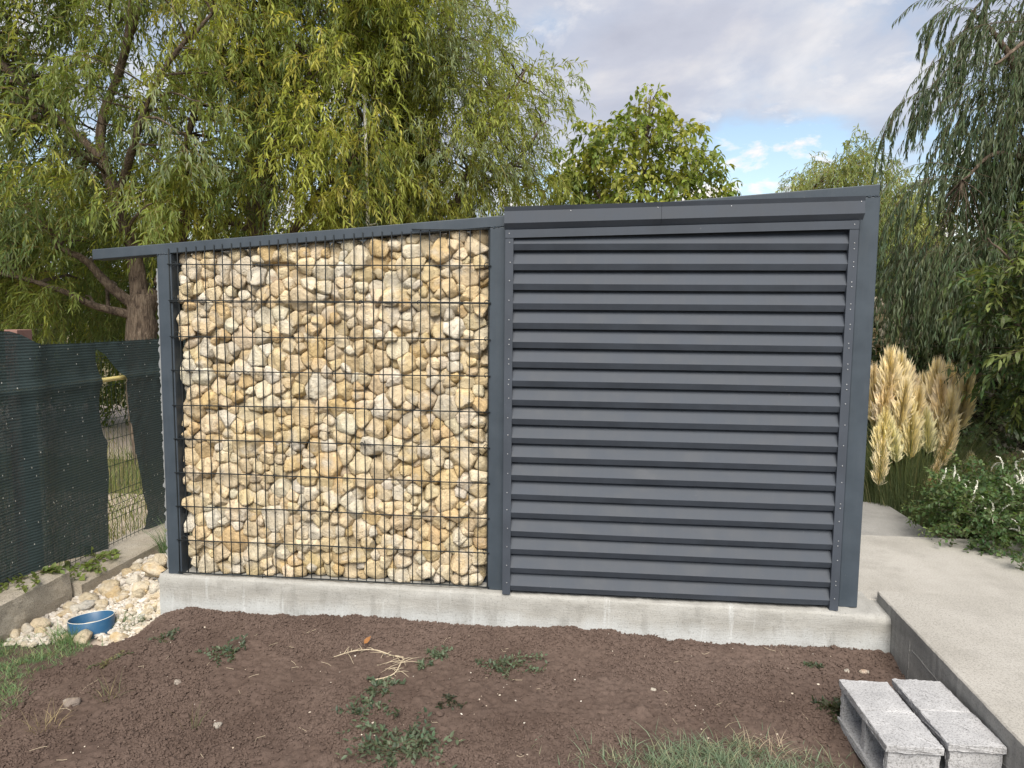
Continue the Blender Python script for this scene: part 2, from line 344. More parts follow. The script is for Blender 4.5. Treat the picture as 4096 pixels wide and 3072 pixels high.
# crumbs and clods of earth
def scatter_lumps(n, xr, yr, zf, smin, smax, pw, cols, sub=0, flat=0.75, seed=1, sink=0.25, accept=None):
    g_ = np.random.default_rng(seed); x = g_.uniform(*xr, n); y = g_.uniform(*yr, n)
    if accept is not None: k = accept(x, y, g_); x, y = x[k], y[k]; n = len(x)
    s = smin+(smax-smin)*g_.random(n)**pw
    D, Fq = ICO[sub]; nv = len(D)
    rad = s[:, None]*(0.72+0.5*g_.random((n, nv))); V = D[None]*rad[:, :, None]
    V[:, :, 2] *= flat; a = g_.random(n)*6.28; c_, s_ = np.cos(a)[:, None], np.sin(a)[:, None]
    el = 0.75+0.5*g_.random((n, 1)); vx = V[:, :, 0]*el; vy = V[:, :, 1]/el
    V = np.stack([vx*c_-vy*s_+x[:, None], vx*s_+vy*c_+y[:, None], V[:, :, 2]+(zf(x, y)+s*flat*(1-2*sink)*0.5)[:, None]], -1)
    Fa = (Fq[None]+(np.arange(n)*nv)[:, None, None]).reshape(-1, 3)
    ci = g_.integers(0, len(cols), n); C = np.asarray(cols)[ci]*(0.85+0.3*g_.random((n, 1)))
    return V.reshape(-1, 3), Fa, np.repeat(C, nv, 0)
rough_area = lambda x, y, g_: g_.random(len(x)) < np.clip(0.35+0.9*vnoise(np.stack([x, y], -1), 21, 2, 1.1)+0.5*np.exp(-((y+.12)/.1)**2)+0.4*(x < 1.0)*(y < -.8), .06, 1)
V, F, C = scatter_lumps(105000, (-.5, 3.9), (-1.6, -.05), soilz, .0026, .0088, 2.2, [(1, 1, 1)], 4, 0.9, 11, 0.0, rough_area)
V3, F3, C3 = scatter_lumps(9000, (-.5, 3.9), (-1.6, -.05), soilz, .005, .012, 2.5, [(1, 1, 1)], 0, 0.8, 19, 0.1, rough_area)
V2, F2, C2 = scatter_lumps(170, (-.4, 3.85), (-1.6, -.08), soilz, .009, .020, 2.2, [(1, 1, 1)], 1, 0.75, 12, 0.2, rough_area)
g = MB(); g.add(V, F); g.add(V2, F2); g.add(V3, F3); cl = g.build('soil_crumbs', M_SOIL); tag(cl, 'loose brown crumbs and clods of earth covering the dug bed', 'soil', kind='stuff')
V, F, C = scatter_lumps(260, (-.2, 3.85), (-1.5, -.12), soilz, .002, .0065, 2.5, [(.62, .56, .48), (.5, .42, .34), (.7, .68, .62)], 0, 0.6, 13, 0.1)
g = MB(); g.add(V, F, C); tag(g.build('pebble_scatter', M_GRAVEL, usecol=True), 'tiny pale stone chips strewn over the brown soil', 'pebbles', kind='stuff')

def gravz(x, y):
    P = np.stack([x, y], -1)
    return -.325+.10*np.clip((y+.1)/.75, 0, 1.2)*np.clip((x+1.15)/.5, 0.25, 1)+.015*vnoise(P, 31, 3, 1.6)
xs = np.arange(-4, -.18, .04); ys = np.arange(-.34, 3.0, .04)
V, F = grid(xs, ys, lambda x, y: np.where(x < -1.15, -.33, gravz(x, y))-.012)
tag(link('gravel_bed', mesh('gravel_bed', V, [F], M_TRACK, smooth=True)), kind='structure')
GC = [(.50, .46, .40), (.55, .52, .47), (.46, .41, .33), (.52, .49, .45), (.58, .56, .52)]
gacc = lambda x, y, g_: (y > -.30+.10*np.sin(x*9)) & (g_.random(len(x)) < np.clip(1.25-.5*y, .3, 1)) & (((x+.61)**2+(y+.09)**2) > .130**2)
V, F, C = scatter_lumps(5200, (-1.08, -.215), (-.36, 1.0), gravz, .006, .022, 1.8, GC, 1, 0.7, 14, 0.1, gacc)
V2, F2, C2 = scatter_lumps(1500, (-2.2, -1.0), (-.36, .02), gravz, .007, .028, 1.8, GC, 1, 0.7, 15, 0.1)
g = MB(); g.add(V, F, C); g.add(V2, F2, C2); tag(g.build('gravel', M_GRAVEL, usecol=True), 'cream crushed limestone gravel between the fence footing and plinth', 'gravel', kind='stuff')

def slab(name, x0, x1, y0, y1, z0, z1, skew=0.0, b=0.006):
    bm = bmesh.new(); V = boxv(x0, x1, y0, y1, z0, z1); vs = [bm.verts.new(v) for v in V]
    for q in BOXF: bm.faces.new([vs[i] for i in q])
    bmesh.ops.recalc_face_normals(bm, faces=bm.faces)
    bmesh.ops.subdivide_edges(bm, edges=[e for e in bm.edges if abs((e.verts[0].co-e.verts[1].co).y) > .5], cuts=int((y1-y0)/.03), use_grid_fill=True)
    bmesh.ops.bevel(bm, geom=[e for e in bm.edges if len(e.link_faces) == 2 and e.calc_face_angle(0) > 1], offset=b, segments=1, affect='EDGES')
    g_ = np.random.default_rng(3)
    for v in bm.verts:
        if v.co.x < x0+.02: v.co.x += g_.normal()*.0010+skew*(v.co.y-y1)
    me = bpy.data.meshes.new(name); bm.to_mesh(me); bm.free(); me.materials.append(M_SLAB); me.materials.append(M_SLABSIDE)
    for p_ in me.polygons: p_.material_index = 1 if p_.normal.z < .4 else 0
    return tag(link(name, me), kind='structure')
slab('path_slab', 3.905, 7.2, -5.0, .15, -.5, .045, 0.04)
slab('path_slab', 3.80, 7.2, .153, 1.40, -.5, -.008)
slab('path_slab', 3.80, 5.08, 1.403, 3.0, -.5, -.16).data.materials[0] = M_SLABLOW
# mortar and formwork seam on the raised slab's side
g = MB()
for (ya, za, yb, zb) in ((-.32, -.02, -.32, -.3), (-.35, -.06, -1.3, -.1)):
    n = 26; pts = np.stack([np.interp(np.linspace(ya, yb, n), [-5, .15], [3.70, 3.905])-.001, np.linspace(ya, yb, n)+RNG.normal(size=n)*.002, np.linspace(za, zb, n)+RNG.normal(size=n)*.003], -1)
    tube1(g, pts, np.full(n, .0018)*(0.5+RNG.random(n)), 5)
o = g.build('cement_seam', M_SLABSIDE, bpy.data.objects['path_slab'])

# ------------------------------------------------------------------ concrete plinth under the screen
def plinth():
    n = 150; m_ = 14; xs = np.linspace(-.212, 3.915, n); mb = MB()
    prof = []  # profile in (y offset, z) from back top over front to bottom
    for k in range(m_): prof.append(None)
    rows = []
    for i, x in enumerate(xs):
        yf = np.interp(x, [-.21, 1.8, 3.6, 3.93], [-.030, -.055, -.092, -.10]); zt = np.interp(x, [-.21, 0, 3.8, 3.93], [.006, .002, .0, -.02])
        rd = .014+.02*(x > 3.7); r_ = []
        for (yy, zz) in [(.26, zt), (.10, zt), (.0, zt), (yf+rd, zt), (yf+rd*.3, zt-rd*.3), (yf, zt-rd), (yf, -.05), (yf, -.09), (yf-.002, -.13), (yf-.003, -.17), (yf-.004, -.21), (yf-.004, -.26), (yf-.004, -.40)]:
            P = np.array([x, yy, zz]); nz = float(vnoise(P[None]*np.array([1, 1, 1]), 41, 4, 3.5)[0])
            d_ = .0035*nz+RNG.normal()*.0006
            r_.append((x, yy-d_*(yy < .05), zz+(d_*.8+.002*RNG.normal())*(zz > -.02)))
        rows.append(r_)
    R_ = np.array(rows); k = R_.shape[1]
    # round the right end
    for i in range(n):
        q = (xs[i]-3.80)/.115
        if q > 0: R_[i, 3:, 1] += .035*(1-math.sqrt(max(0, 1-q*q)))
    V = R_.reshape(-1, 3); I = np.arange(n*k).reshape(n, k)
    F = np.stack([I[:-1, :-1], I[:-1, 1:], I[1:, 1:], I[1:, :-1]], -1).reshape(-1, 4)
    mb.add(V, F)
    for i in (0, n-1):
        e = R_[i]; bk = e.copy(); bk[:, 1] = .26; V = np.vstack([e, bk]); q = np.array([(j, j+1, k+j+1, k+j) for j in range(k-1)]); mb.add(V, q if i else q[:, ::-1])
    o = mb.build('concrete_plinth', M_PLINTH, smooth=True)
    return tag(o, 'long grey cement plinth under the gabion and louvre screen', 'plinth')
plinth()

# ------------------------------------------------------------------ the screen: steel frame, gabion, louvres
scr = empty('garden_screen', (1.8, 0.05, 0.0))
tag(scr, 'anthracite steel frame screen with caged limestone on one half and metal louvres on the other', 'screen')
BZ = lambda x: 1.845+.0763*(x+.565)            # underside of the sloping top beam
def seam(mb, x0, x1, z0, z1, y=-.001):
    n = 22; t_ = np.linspace(0, 1, n); g_ = np.random.default_rng(abs(int(x0*100))+9)
    tube1(mb, np.stack([x0+(x1-x0)*t_, np.full(n, y), z0+(z1-z0)*t_+g_.normal(size=n)*.0022], -1), .0018+.0022*g_.random(n), 5)
bevel_box('post', -.173, -.087, 0, .10, -.002, BZ(-.13), M_POST, scr, .006, 3, shear=lambda c: (c.x, c.y, c.z+(.0763*(c.x+.13) if c.z > 1 else 0)))
bevel_box('post', 1.741, 1.829, 0, .10, -.002, BZ(1.785), M_POST, scr, .006, 3, shear=lambda c: (c.x, c.y, c.z+(.0763*(c.x-1.785) if c.z > 1 else 0)))
bevel_box('post', 3.652, 3.751, 0, .10, -.002, BZ(3.7), M_POST, scr, .007, 3, shear=lambda c: (c.x, c.y, c.z+(.0763*(c.x-3.70) if c.z > 1 else 0)))
beam = bevel_box('top_beam', -.567, 3.746, .0015, .10, 0, .058, M_POST, scr, .004, 2, shear=lambda c: (c.x, c.y, c.z+BZ(c.x)+.0005))
g = MB(); seam(g, -.17, -.09, BZ(-.17), BZ(-.09)); seam(g, 1.745, 1.826, BZ(1.745), BZ(1.826)); seam(g, 3.656, 3.746, BZ(3.656), BZ(3.746)); g.build('weld_bead', M_POST, beam)
bevel_box('rear_beam', -.275, -.19, .16, .22, 1.80, 1.868, M_POST, scr, .004)
# corrugated edge of the side lining just behind the end post
n = 150; zz = np.linspace(.01, 1.80, n); g = MB()
xe = -.213+.006*vnoise(zz[:, None], 51, 3, 14)+.003*RNG.normal(size=n)
V = np.concatenate([np.stack([xe, np.full(n, .055), zz], -1), np.stack([xe+.035, np.full(n, .052), zz], -1), np.stack([xe+.03, np.full(n, .25), zz], -1), np.stack([xe-.002, np.full(n, .25), zz], -1)])
F = np.concatenate([np.stack([np.arange(n-1)+a*n, np.arange(n-1)+1+a*n, np.arange(n-1)+1+b*n, np.arange(n-1)+b*n], -1) for a, b in ((0, 1), (3, 0))])
g.add(V, F); g.build('side_lining', M_PALE, scr)

# gabion: basket back sheet carries wires and stones
g = MB(); GX0, GX1 = -.086, 1.740
bv = boxv(GX0, GX1, .215, .225, .004, 1.84); bv[1::2, 2] = BZ(bv[1::2, 0])+.03; g.add(bv, BOXF); g.add(boxv(GX0, GX1, .10, .215, -.0, .004), BOXF)
bas = g.build('gabion_basket', M_POST, scr); bas['label'] = 'welded wire cage packed with cream and ochre limestone'
def wire(x0, z0, x1, z1, y, rad, name='wire', n=9, wob=.0012):
    g = MB(); t_ = np.linspace(0, 1, n); g_ = np.random.default_rng(abs(int((x0*31+z0*77)*1000)))
    w_ = g_.normal(size=(n, 2))*wob; w_ = np.cumsum(w_, 0)-np.linspace(0, 1, n)[:, None]*np.sum(w_, 0); 
    tube1(g, np.stack([x0+(x1-x0)*t_+(w_[:, 0] if abs(x1-x0) < .1 else 0), y+w_[:, 1]*.5, z0+(z1-z0)*t_+(w_[:, 0] if abs(x1-x0) >= .1 else 0)], -1), rad, 6)
    return g.build(name, M_WIRE, bas, smooth=True)
rows = [.015+.2*k for k in range(10)]
for k, z in enumerate(rows): wire(-.105, z, 1.752, z, -.0075, .0036 if k else .0042, wob=.0018)
wire(-.10, rows[8]-.007, 1.748, rows[8]-.004, -.0085, .0028, wob=.002)
wire(1.313, 2.012, 1.744, 2.012, -.0075, .003)
wxs = np.linspace(-.099, 1.742, 35)
for i, x in enumerate(wxs):
    top = 2.012 if x > 1.32 else min(BZ(x)+.028, 2.0)
    wire(x, .012, x+RNG.normal()*.002, top, -.0035, .0030)
def hook(x, z, rr=.013, tw=0.0):
    g = MB(); a = np.linspace(-.6, 4.6, 14); tube1(g, np.stack([x+rr*np.cos(a), -.010+.012*np.sin(a*.5+tw), z+rr*np.sin(a)], -1), .0022, 5); g.build('wire_tie', M_WIRE, bas, smooth=True)
for z in (rows[1], rows[4], rows[7], rows[8], rows[9]): hook(-.066, z+.004, .014+.004*RNG.random(), RNG.random())
for z in (rows[1], rows[4], rows[6], rows[7], rows[8], rows[9]): hook(1.728, z+.004, .011+.004*RNG.random(), RNG.random())
for x, z in ((.42, rows[9]), (.41, rows[8]), (.86, rows[6]), (1.02, rows[8]), (1.02, rows[4]), (.95, rows[7]), (1.35, rows[8]), (.5, rows[3]), (.42, rows[0])): hook(x, z, .010, RNG.random())

# packed stones: radical cells of variable spheres, chipped and rounded
g_ = np.random.default_rng(2024)
cx = []; cr_ = []
def try_fill(rmin, rmax, tries, gap):
    for _ in range(tries):
        r_ = g_.uniform(rmin, rmax); x = g_.uniform(-.080+r_*.72, 1.722-r_*.72); zt = BZ(x)-.004
        z = g_.uniform(.006+r_*.72, zt-r_*.60); y = g_.uniform(.012+r_*.78, max(.165, .03+r_))
        c = np.array([x, y, z])
        if cx:
            A = np.array(cx); d = np.linalg.norm(A-c, axis=1)
            if (d < gap*(np.array(cr_)+r_)).any(): continue
        cx.append(c); cr_.append(r_)
try_fill(.072, .092, 220, .84); try_fill(.054, .070, 2200, .80); try_fill(.041, .054, 5000, .80); try_fill(.030, .041, 9000, .80); try_fill(.020, .028, 6000, .82)
CX = np.array(cx); CR = np.array(cr_); NS = len(CX)
def stone_shape(i, sub):
    D, Fq = ICO[sub]; c, r_ = CX[i], CR[i]; gg = np.random.default_rng(9000+i)
    dv = CX-c; d = np.linalg.norm(dv, axis=1); k = np.argsort(d)[1:17]
    nrm = [dv[j]/d[j] for j in k]; off = [(d[j]**2+r_**2-CR[j]**2)/(2*d[j])*(1.03+gg.uniform(-.06, .05)) for j in k]
    nrm += [np.array([0, -1., 0])+gg.normal(size=3)*.16]; off += [min(c[1]-.004, r_*gg.uniform(.75, 1.1))]
    for s_ in range(7):
        v = gg.normal(size=3); v[1] = -abs(v[1])-.3; v /= np.linalg.norm(v); nrm.append(v); off.append(r_*gg.uniform(.92, 1.30))
    zt = BZ(c[0])+.004
    nrm += [np.array([0, 0, 1.]), np.array([0, 0, -1.]), np.array([-1., 0, 0]), np.array([1., 0, 0])]; off += [max(zt-c[2], .01), c[2]-.004, c[0]+.082, 1.732-c[0]]
    nrm = np.array([q/np.linalg.norm(q) for q in nrm]); off = np.maximum(np.array(off), .2*r_)
    q = np.maximum(D@nrm.T/off[None], 0); pw = gg.uniform(45, 110); rad = (q**pw).sum(1)**(-1/pw); rad = np.minimum(rad, r_*1.9)
    P = D*rad[:, None]
    rad2 = 1+.035*vnoise(P+gg.random(3)*9, int(gg.integers(1e6)), 3, 14)+.012*gg.normal(size=len(D))*(sub > 1)
    return P*rad2[:, None]*.992, Fq
pal = np.array([1.09, 1.06, .98])*np.array([(.65, .54, .37), (.68, .59, .44), (.61, .47, .28), (.70, .66, .58), (.67, .57, .42), (.68, .62, .51), (.64, .52, .33)])
pw_ = np.array([.24, .22, .13, .12, .14, .10, .05]); pw_ /= pw_.sum()
front = CX[:, 1]-CR*.9
score = CR-1.1*np.maximum(front-.02, 0)
order = np.argsort(-score); parts = set(order[:300].tolist()); rest = MB()
for i in range(NS):
    big = i in parts; V, Fq = stone_shape(i, 3 if big else 2)
    col = pal[g_.choice(len(pal), p=pw_)]*(.88+.24*g_.random())*np.array([1, .98+.04*g_.random(), .94+.12*g_.random()])
    if big:
        me = mesh('stone', V, [Fq], M_STONE, np.broadcast_to(col, V.shape), smooth=True); o = link('stone', me, bas, loc=Vector(CX[i]))
    else: rest.add(V+CX[i], Fq, col)
o = rest.build('stone_fill', M_STONE, bas, smooth=True, usecol=True); o['kind'] = 'stuff'

# louvre panel
LX0, LX1 = 1.872, 3.592; PIT = .1040; Z0 = .022
def slat_profile(): return [(-.0480, 0.0), (-.0622, .0325), (-.0614, .0338), (-.011, .116), (-.0098, .1155), (-.0600, .0318), (-.0466, .0008), (-.040, 0.0)]
def extrude_profile(name, prof, x0, x1, mat_, parent, zoff=0, dz=0.0, nx=2, sag=0.0):
    k = len(prof); X = np.linspace(x0, x1, nx); V = []
    for x in X:
        tt = (x-x0)/(x1-x0)
        for (y, z) in prof: V.append((x, y, z+zoff+dz*tt-sag*4*tt*(1-tt)))
    mb = MB(); I = np.arange(nx*k).reshape(nx, k); J = np.roll(I, -1, 1)
    F = np.stack([I[:-1], J[:-1], J[1:], I[1:]], -1).reshape(-1, 4); mb.add(np.array(V), F)
    mb.add(np.array(V)[:k], np.array([list(range(k))])); mb.add(np.array(V)[-k:], np.array([list(range(k))[::-1]]))
    o = mb.mesh(name, mat_); 
    bm = bmesh.new(); bm.from_mesh(o); bmesh.ops.recalc_face_normals(bm, faces=bm.faces); bm.to_mesh(o); bm.free()
    return link(name, o, parent)
zs = []
for k in range(19):
    z = Z0+PIT*k+RNG.normal()*.0016; zs.append(z)
    extrude_profile('slat', slat_profile(), LX0, LX1, M_SLAT, scr, z, RNG.normal()*.002, 9, RNG.uniform(-.0012, .0018))
g = MB(); bv = boxv(1.832, 3.648, .012, .02, .006, 2.0); bv[1::2, 2] = BZ(bv[1::2, 0])+.02; g.add(bv, BOXF); g.build('backing_sheet', M_SLAT, scr)
for x0, x1 in ((1.8335, 1.8775), (3.585, 3.629)):
    g = MB(); zt = 1.957 if x0 < 2 else 1.999
    g.add(boxv(x0, x1, -.0655, -.0635, .004, zt), BOXF)
    if x0 < 2: g.add(boxv(x0, x0+.002, -.0635, .001, .004, zt-.001), BOXF); g.add(boxv(x1-.003, x1-.001, -.0635, -.030, .005, zt-.001), BOXF)
    else: g.add(boxv(x1-.002, x1, -.0635, .001, .004, zt-.001), BOXF); g.add(boxv(x0+.001, x0+.003, -.0635, -.030, .005, zt-.001), BOXF)
    tr_ = g.build('edge_trim', M_SLAT, scr)
    rv = None
    for k in range(19):
        zl = [zs[k]+.045+RNG.normal()*.006]
        if x0 > 3 and k > 10 or (x0 < 2 and k in (12, 13, 11)) or (x0 > 3 and k in (1, 3, 5)): zl.append(zl[0]-.022-RNG.random()*.008)
        for z in zl:
            if rv is None:
                D, Fq = ICO[1]; rv = mesh('rivet', D*np.array([.0036, .0018, .0036]), [Fq], M_RIVET, smooth=True)
            o = link('rivet', rv, tr_, loc=((x0+x1)/2+.004*(1 if x0 > 3 else 0.6)+RNG.normal()*.0015, -.0660, z))
hd = extrude_profile('head_trim', [(-.0685, 0), (-.0685, .0415), (-.0665, .0425), (-.002, .0425), (-.002, .0405), (-.0665, .0400), (-.0665, 0)], 1.8335, 3.629, M_SLAT, scr, 1.957, .043, 9)
for x in (1.855, 3.606): link('rivet', rv, hd, loc=(x, -.069, 1.98+(x-1.83)*.0236))
# folded flashing above, two lengths butted
FP = [(-.058, 0), (-.083, .029), (-.083, .030), (-.0765, .092), (-.086, .1145), (-.004, .1165), (-.004, .1145), (-.0835, .1125), (-.0750, .0915), (-.0812, .030), (-.0562, .0005)]
for (x0, x1) in ((1.829, 2.6445), (2.6460, 3.648)):
    fl = extrude_profile('flashing', FP, x0, x1, M_SLAT, scr, 2.003+(x0-1.83)*.0236, (x1-x0)*.0236, 9)
    for x, dz in ((x0+.018, .05), (x0+.35, .085), (x1-.018, .088)): link('rivet', rv, fl, loc=(x, -.0775, 2.003+(x-1.83)*.0236+dz))

# ------------------------------------------------------------------ two hollow concrete blocks by the path
def block(x, y, z, rz, label):
    bm = bmesh.new(); W_, L_, H_ = .206, .487, .20
    def bx(x0, x1, y0, y1, z0, z1):
        vs = [bm.verts.new(v) for v in boxv(x0, x1, y0, y1, z0, z1)]
        for q in BOXF: bm.faces.new([vs[i] for i in q])
    bx(0, W_, 0, .2400, H_-.028, H_); bx(0.002, W_-.001, .2425, L_, H_-.028, H_-.0012)      # upper shell, groove in the middle
    bx(.004, W_-.004, .01, L_-.01, H_-.036, H_-.006)
    bx(.001, W_, .004, L_-.004, 0, .032)                                                  # lower shell
    bx(.010, W_-.012, .012, .040, .028, H_-.028); bx(.010, W_-.012, L_-.040, L_-.012, .028, H_-.028); bx(.014, W_-.012, .222, .262, .028, H_-.028)
    bx(W_-.030, W_-.006, .014, L_-.014, .027, H_-.027)
    bmesh.ops.recalc_face_normals(bm, faces=bm.faces)
    bmesh.ops.bevel(bm, geom=list(bm.edges), offset=.0025, segments=1, affect='EDGES')
    bmesh.ops.triangulate(bm, faces=bm.faces)
    for _ in range(4):
        ed = [e for e in bm.edges if e.calc_length() > .022]
        if not ed: break
        bmesh.ops.subdivide_edges(bm, edges=ed, cuts=1)
    gg = np.random.default_rng(int(x*1000))
    P = np.array([v.co[:] for v in bm.verts]); nn = vnoise(P+x, 61, 3, 22)
    bm.normal_update()
    for v, k in zip(bm.verts, nn): v.co += v.normal*float(k*.0016+gg.normal()*.0010)
    me = bpy.data.meshes.new('concrete_block'); bm.to_mesh(me); bm.free(); me.materials.append(M_BLOCK)
    o = link('concrete_block', me); o.location = (x, y, z); o.rotation_euler = (0, 0, rz)
    return tag(o, label, 'concrete block', 'hollow blocks laid side by side')
block(3.405, -1.250, -.222, math.radians(.8), 'hollow concrete block with its open cells facing the bare soil')
block(3.640, -1.215, -.222, math.radians(.9), 'hollow concrete block squeezed against the raised path slab')

# ------------------------------------------------------------------ loose limestone rocks beside the plinth
def rock_mesh(seed, r_, col, flat=.75):
    D, Fq = ICO[2]; gg = np.random.default_rng(seed); nrm = gg.normal(size=(16, 3)); nrm /= np.linalg.norm(nrm, axis=1)[:, None]; off = gg.uniform(.7, 1.1, 16)
    q = np.maximum(D@nrm.T/off, 0); rad = np.minimum((q**28).sum(1)**(-1/28), 1.25)*r_
    V = D*rad[:, None]*np.array([gg.uniform(.9, 1.35), gg.uniform(.8, 1.1), flat*gg.uniform(.85, 1.15)])
    V *= (1+.04*vnoise(V/r_+gg.random(3)*5, seed, 3, .9))[:, None]
    return mesh('limestone_rock', V, [Fq], M_STONE, np.broadcast_to(np.asarray(col), V.shape), smooth=True)
RB = [(-.62, .62, .085), (-.50, .70, .095), (-.42, .60, .075), (-.58, .50, .085), (-.44, .48, .08), (-.34, .52, .085), (-.31, .38, .07), (-.70, .45, .075), (-.60, .36, .075), (-.48, .36, .07),
      (-.80, .36, .07), (-.73, .30, .075), (-.87, .23, .065), (-.80, .18, .05), (-.64, .24, .05), (-.55, .27, .055), (-.42, .27, .05), (-.33, .25, .05), (-.28, .62, .09), (-.36, .74, .11), (-.27, .50, .07),
      (-.55, -.245, .055), (-.36, -.20, .050), (-.66, -.255, .035), (-1.02, -.02, .035), (-.90, .06, .032), (-1.05, .05, .03), (-.30, .12, .035), (-.40, .14, .032), (-.27, .02, .03), (-.52, .13, .03), (-.75, -.02, .03), (-.95, -.17, .045), (-.84, -.2, .04), (-.92, -.12, .05), (-1.0, -.22, .05)]
gr_ = np.random.default_rng(77)
for _ in range(70):
    xx, yy = gr_.uniform(-.93, -.24), gr_.uniform(.06, .85); RB.append((xx, yy, gr_.uniform(.022, .048)))
for k, (x, y, r_) in enumerate(RB):
    gg = np.random.default_rng(700+k); col = pal[gg.choice(len(pal), p=pw_)]*(.95+.15*gg.random())
    o = link('limestone_rock', rock_mesh(700+k, r_*(.72 if k < 21 else .86), np.minimum(col*np.array([.84, .86, .92]), .8))); z = float(gravz(np.array([x]), np.array([y]))[0]); o.location = (x, y, z+r_*.36+(.05 if k in (0, 1, 3) else 0)); o.rotation_euler = (0, 0, gg.random()*6)
    if k > 35: tag(o, 'small angular limestone lump in the rubble between fence footing and plinth', 'stone', 'small lumps in the rubble')
    elif k < 21: tag(o, 'fist to head sized cream limestone rock heaped between fence footing and plinth', 'stone', 'limestone rocks in the heap')
    elif k == 21: tag(o, 'white limestone rock lying against the blue plastic ring', 'stone')
    else: tag(o, 'smaller cream limestone lump lying loose on the gravel', 'stone', 'loose lumps on the gravel')
for k, (x, y, r_) in enumerate([(-.79, .12, .055), (-.43, .40, .05)]):
    o = link('grey_cobble', rock_mesh(760+k, r_, (.26, .27, .28), .42)); o.location = (x, y, float(gravz(np.array([x]), np.array([y]))[0])+.025+.03*k); tag(o, ['flat smooth grey cobble lying on the cream gravel', 'flat grey cobble wedged among the heaped limestone rocks'][k], 'stone')

# ------------------------------------------------------------------ blue plastic ring
def ring():
    n = 48; a = np.arange(n)/n*2*np.pi; pr = [(.123, -.12), (.124, 0.0), (.1225, .0025), (.1200, 0.0), (.116, -.12)]; V = []
    for rr, z in pr: V.append(np.stack([rr*np.cos(a), rr*.96*np.sin(a), np.full(n, z)+.002*np.sin(2*a)], -1))
    V = np.concatenate(V); k = len(pr); I = np.arange(n*k).reshape(k, n); J = np.roll(I, -1, 1)
    F = np.stack([I[:-1], J[:-1], J[1:], I[1:]], -1).reshape(-1, 4)
    o = link('plastic_ring', mesh('plastic_ring', V, [F], [M_BLUE, M_POLE], smooth=True, midx=np.repeat([0, 1, 1, 0], n))); o.location = (-.61, -.09, -.252); o.rotation_euler = (math.radians(-4), math.radians(-5), 0)
    return tag(o, 'cut blue plastic pipe ring standing in the gravel by the lawn', 'pipe ring')
ring()

# ------------------------------------------------------------------ fence: footing, mesh panels, posts, rail, netting
def rough_bar(name, poly, y0, y1, mat_, label, cat, seed, amp=.006, endjit=.0):
    """poly: (x,z) outline; extruded along y with worn edges"""
    poly = np.array(poly); segs = []
    for i in range(len(poly)):
        a, b = poly[i], poly[(i+1) % len(poly)]; k = max(2, int(np.linalg.norm(b-a)/.03)); segs += [a+(b-a)*j/k for j in range(k)]
    Pp = np.array(segs); k = len(Pp); ys = np.linspace(y0, y1, max(3, int((y1-y0)/.035))); n = len(ys)
    V = np.stack([np.broadcast_to(Pp[None, :, 0], (n, k)), np.broadcast_to(ys[:, None], (n, k)), np.broadcast_to(Pp[None, :, 1], (n, k))], -1).reshape(-1, 3).copy()
    c0 = Pp.mean(0); dn = V[:, [0, 2]]-c0; dn /= np.linalg.norm(dn, axis=1)[:, None]+1e-6
    nz = vnoise(V, seed, 4, 4)*amp; V[:, 0] += dn[:, 0]*nz; V[:, 2] += dn[:, 1]*nz
    I = np.arange(n*k).reshape(n, k); J = np.roll(I, -1, 1); F = np.stack([I[:-1], J[:-1], J[1:], I[1:]], -1).reshape(-1, 4)
    mb = MB(); mb.add(V, F); 
    cc_ = V.reshape(n, k, 3)
    for e, fl in ((0, 1), (n-1, 0)):
        ctr = cc_[e].mean(0); Vv = np.vstack([cc_[e], ctr]); q = np.array([(j, (j+1) % k, k) for j in range(k)]); mb.add(Vv, q if fl else q[:, ::-1])
    o = mb.build(name, mat_, smooth=False); bm = bmesh.new(); bm.from_mesh(o.data); bmesh.ops.remove_doubles(bm, verts=bm.verts, dist=1e-5); bmesh.ops.recalc_face_normals(bm, faces=bm.faces); bm.to_mesh(o.data); bm.free()
    return tag(o, label, cat)
rough_bar('fence_footing', [(-1.30, -.40), (-1.30, -.195), (-.955, -.200), (-.94, -.212), (-.94, -.40)], .27, 3.2, M_FOOT, 'low concrete fence footing running back beside the limestone heap', 'footing', 71, .004)
rough_bar('fence_footing', [(-1.32, -.42), (-1.32, -.085), (-1.03, -.098), (-1.0, -.118), (-.985, -.25), (-.99, -.42)], -3.0, .245, M_FOOT, 'taller broken end of old concrete footing with crumbling brown face', 'footing', 72, .012)

FXN = -1.185
fen = empty('mesh_fence', (FXN, .3, -.2)); tag(fen, 'green welded wire fence with steel posts behind the dark netting', 'fence')
def panel(y0, y1, zb, zt, name):
    g = MB(); ys = np.arange(y0, y1, .05); n = 2
    P = np.stack([np.stack([np.full(len(ys), FXN-.012), ys, np.full(len(ys), zb)], -1), np.stack([np.full(len(ys), FXN-.012), ys, np.full(len(ys), zt)], -1)], 1)
    # V folds
    zz = []
    for zf in (zb+.3, zb+.95, zb+1.42): zz += [zf-.05, zf, zf+.05]
    zz = [zb]+[q for q in zz if q < zt-.03]+[zt]; off = [0]+[(.028 if i % 3 == 1 else 0) for i in range(len(zz)-2)]+[0]
    P = np.stack([np.stack([np.full(len(ys), FXN-.030+o_), ys, np.full(len(ys), z_)], -1) for z_, o_ in zip(zz, off)], 1)
    V, F = tubes(P, np.full(P.shape[:2], .0022), 4); g.add(V, F)
    zh = np.array([zb+.02]+[z_ for z_ in zz[1:-1]]+list(np.arange(zb+.2, zt-.1, .2))+[zt-.03])
    P = np.stack([np.stack([np.full(len(zh), FXN-.028), np.full(len(zh), y0), zh], -1), np.stack([np.full(len(zh), FXN-.028), np.full(len(zh), y1), zh], -1)], 1)
    V, F = tubes(P, np.full(P.shape[:2], .0025), 4); g.add(V, F)
    return g.build(name, M_FWIRE, fen)
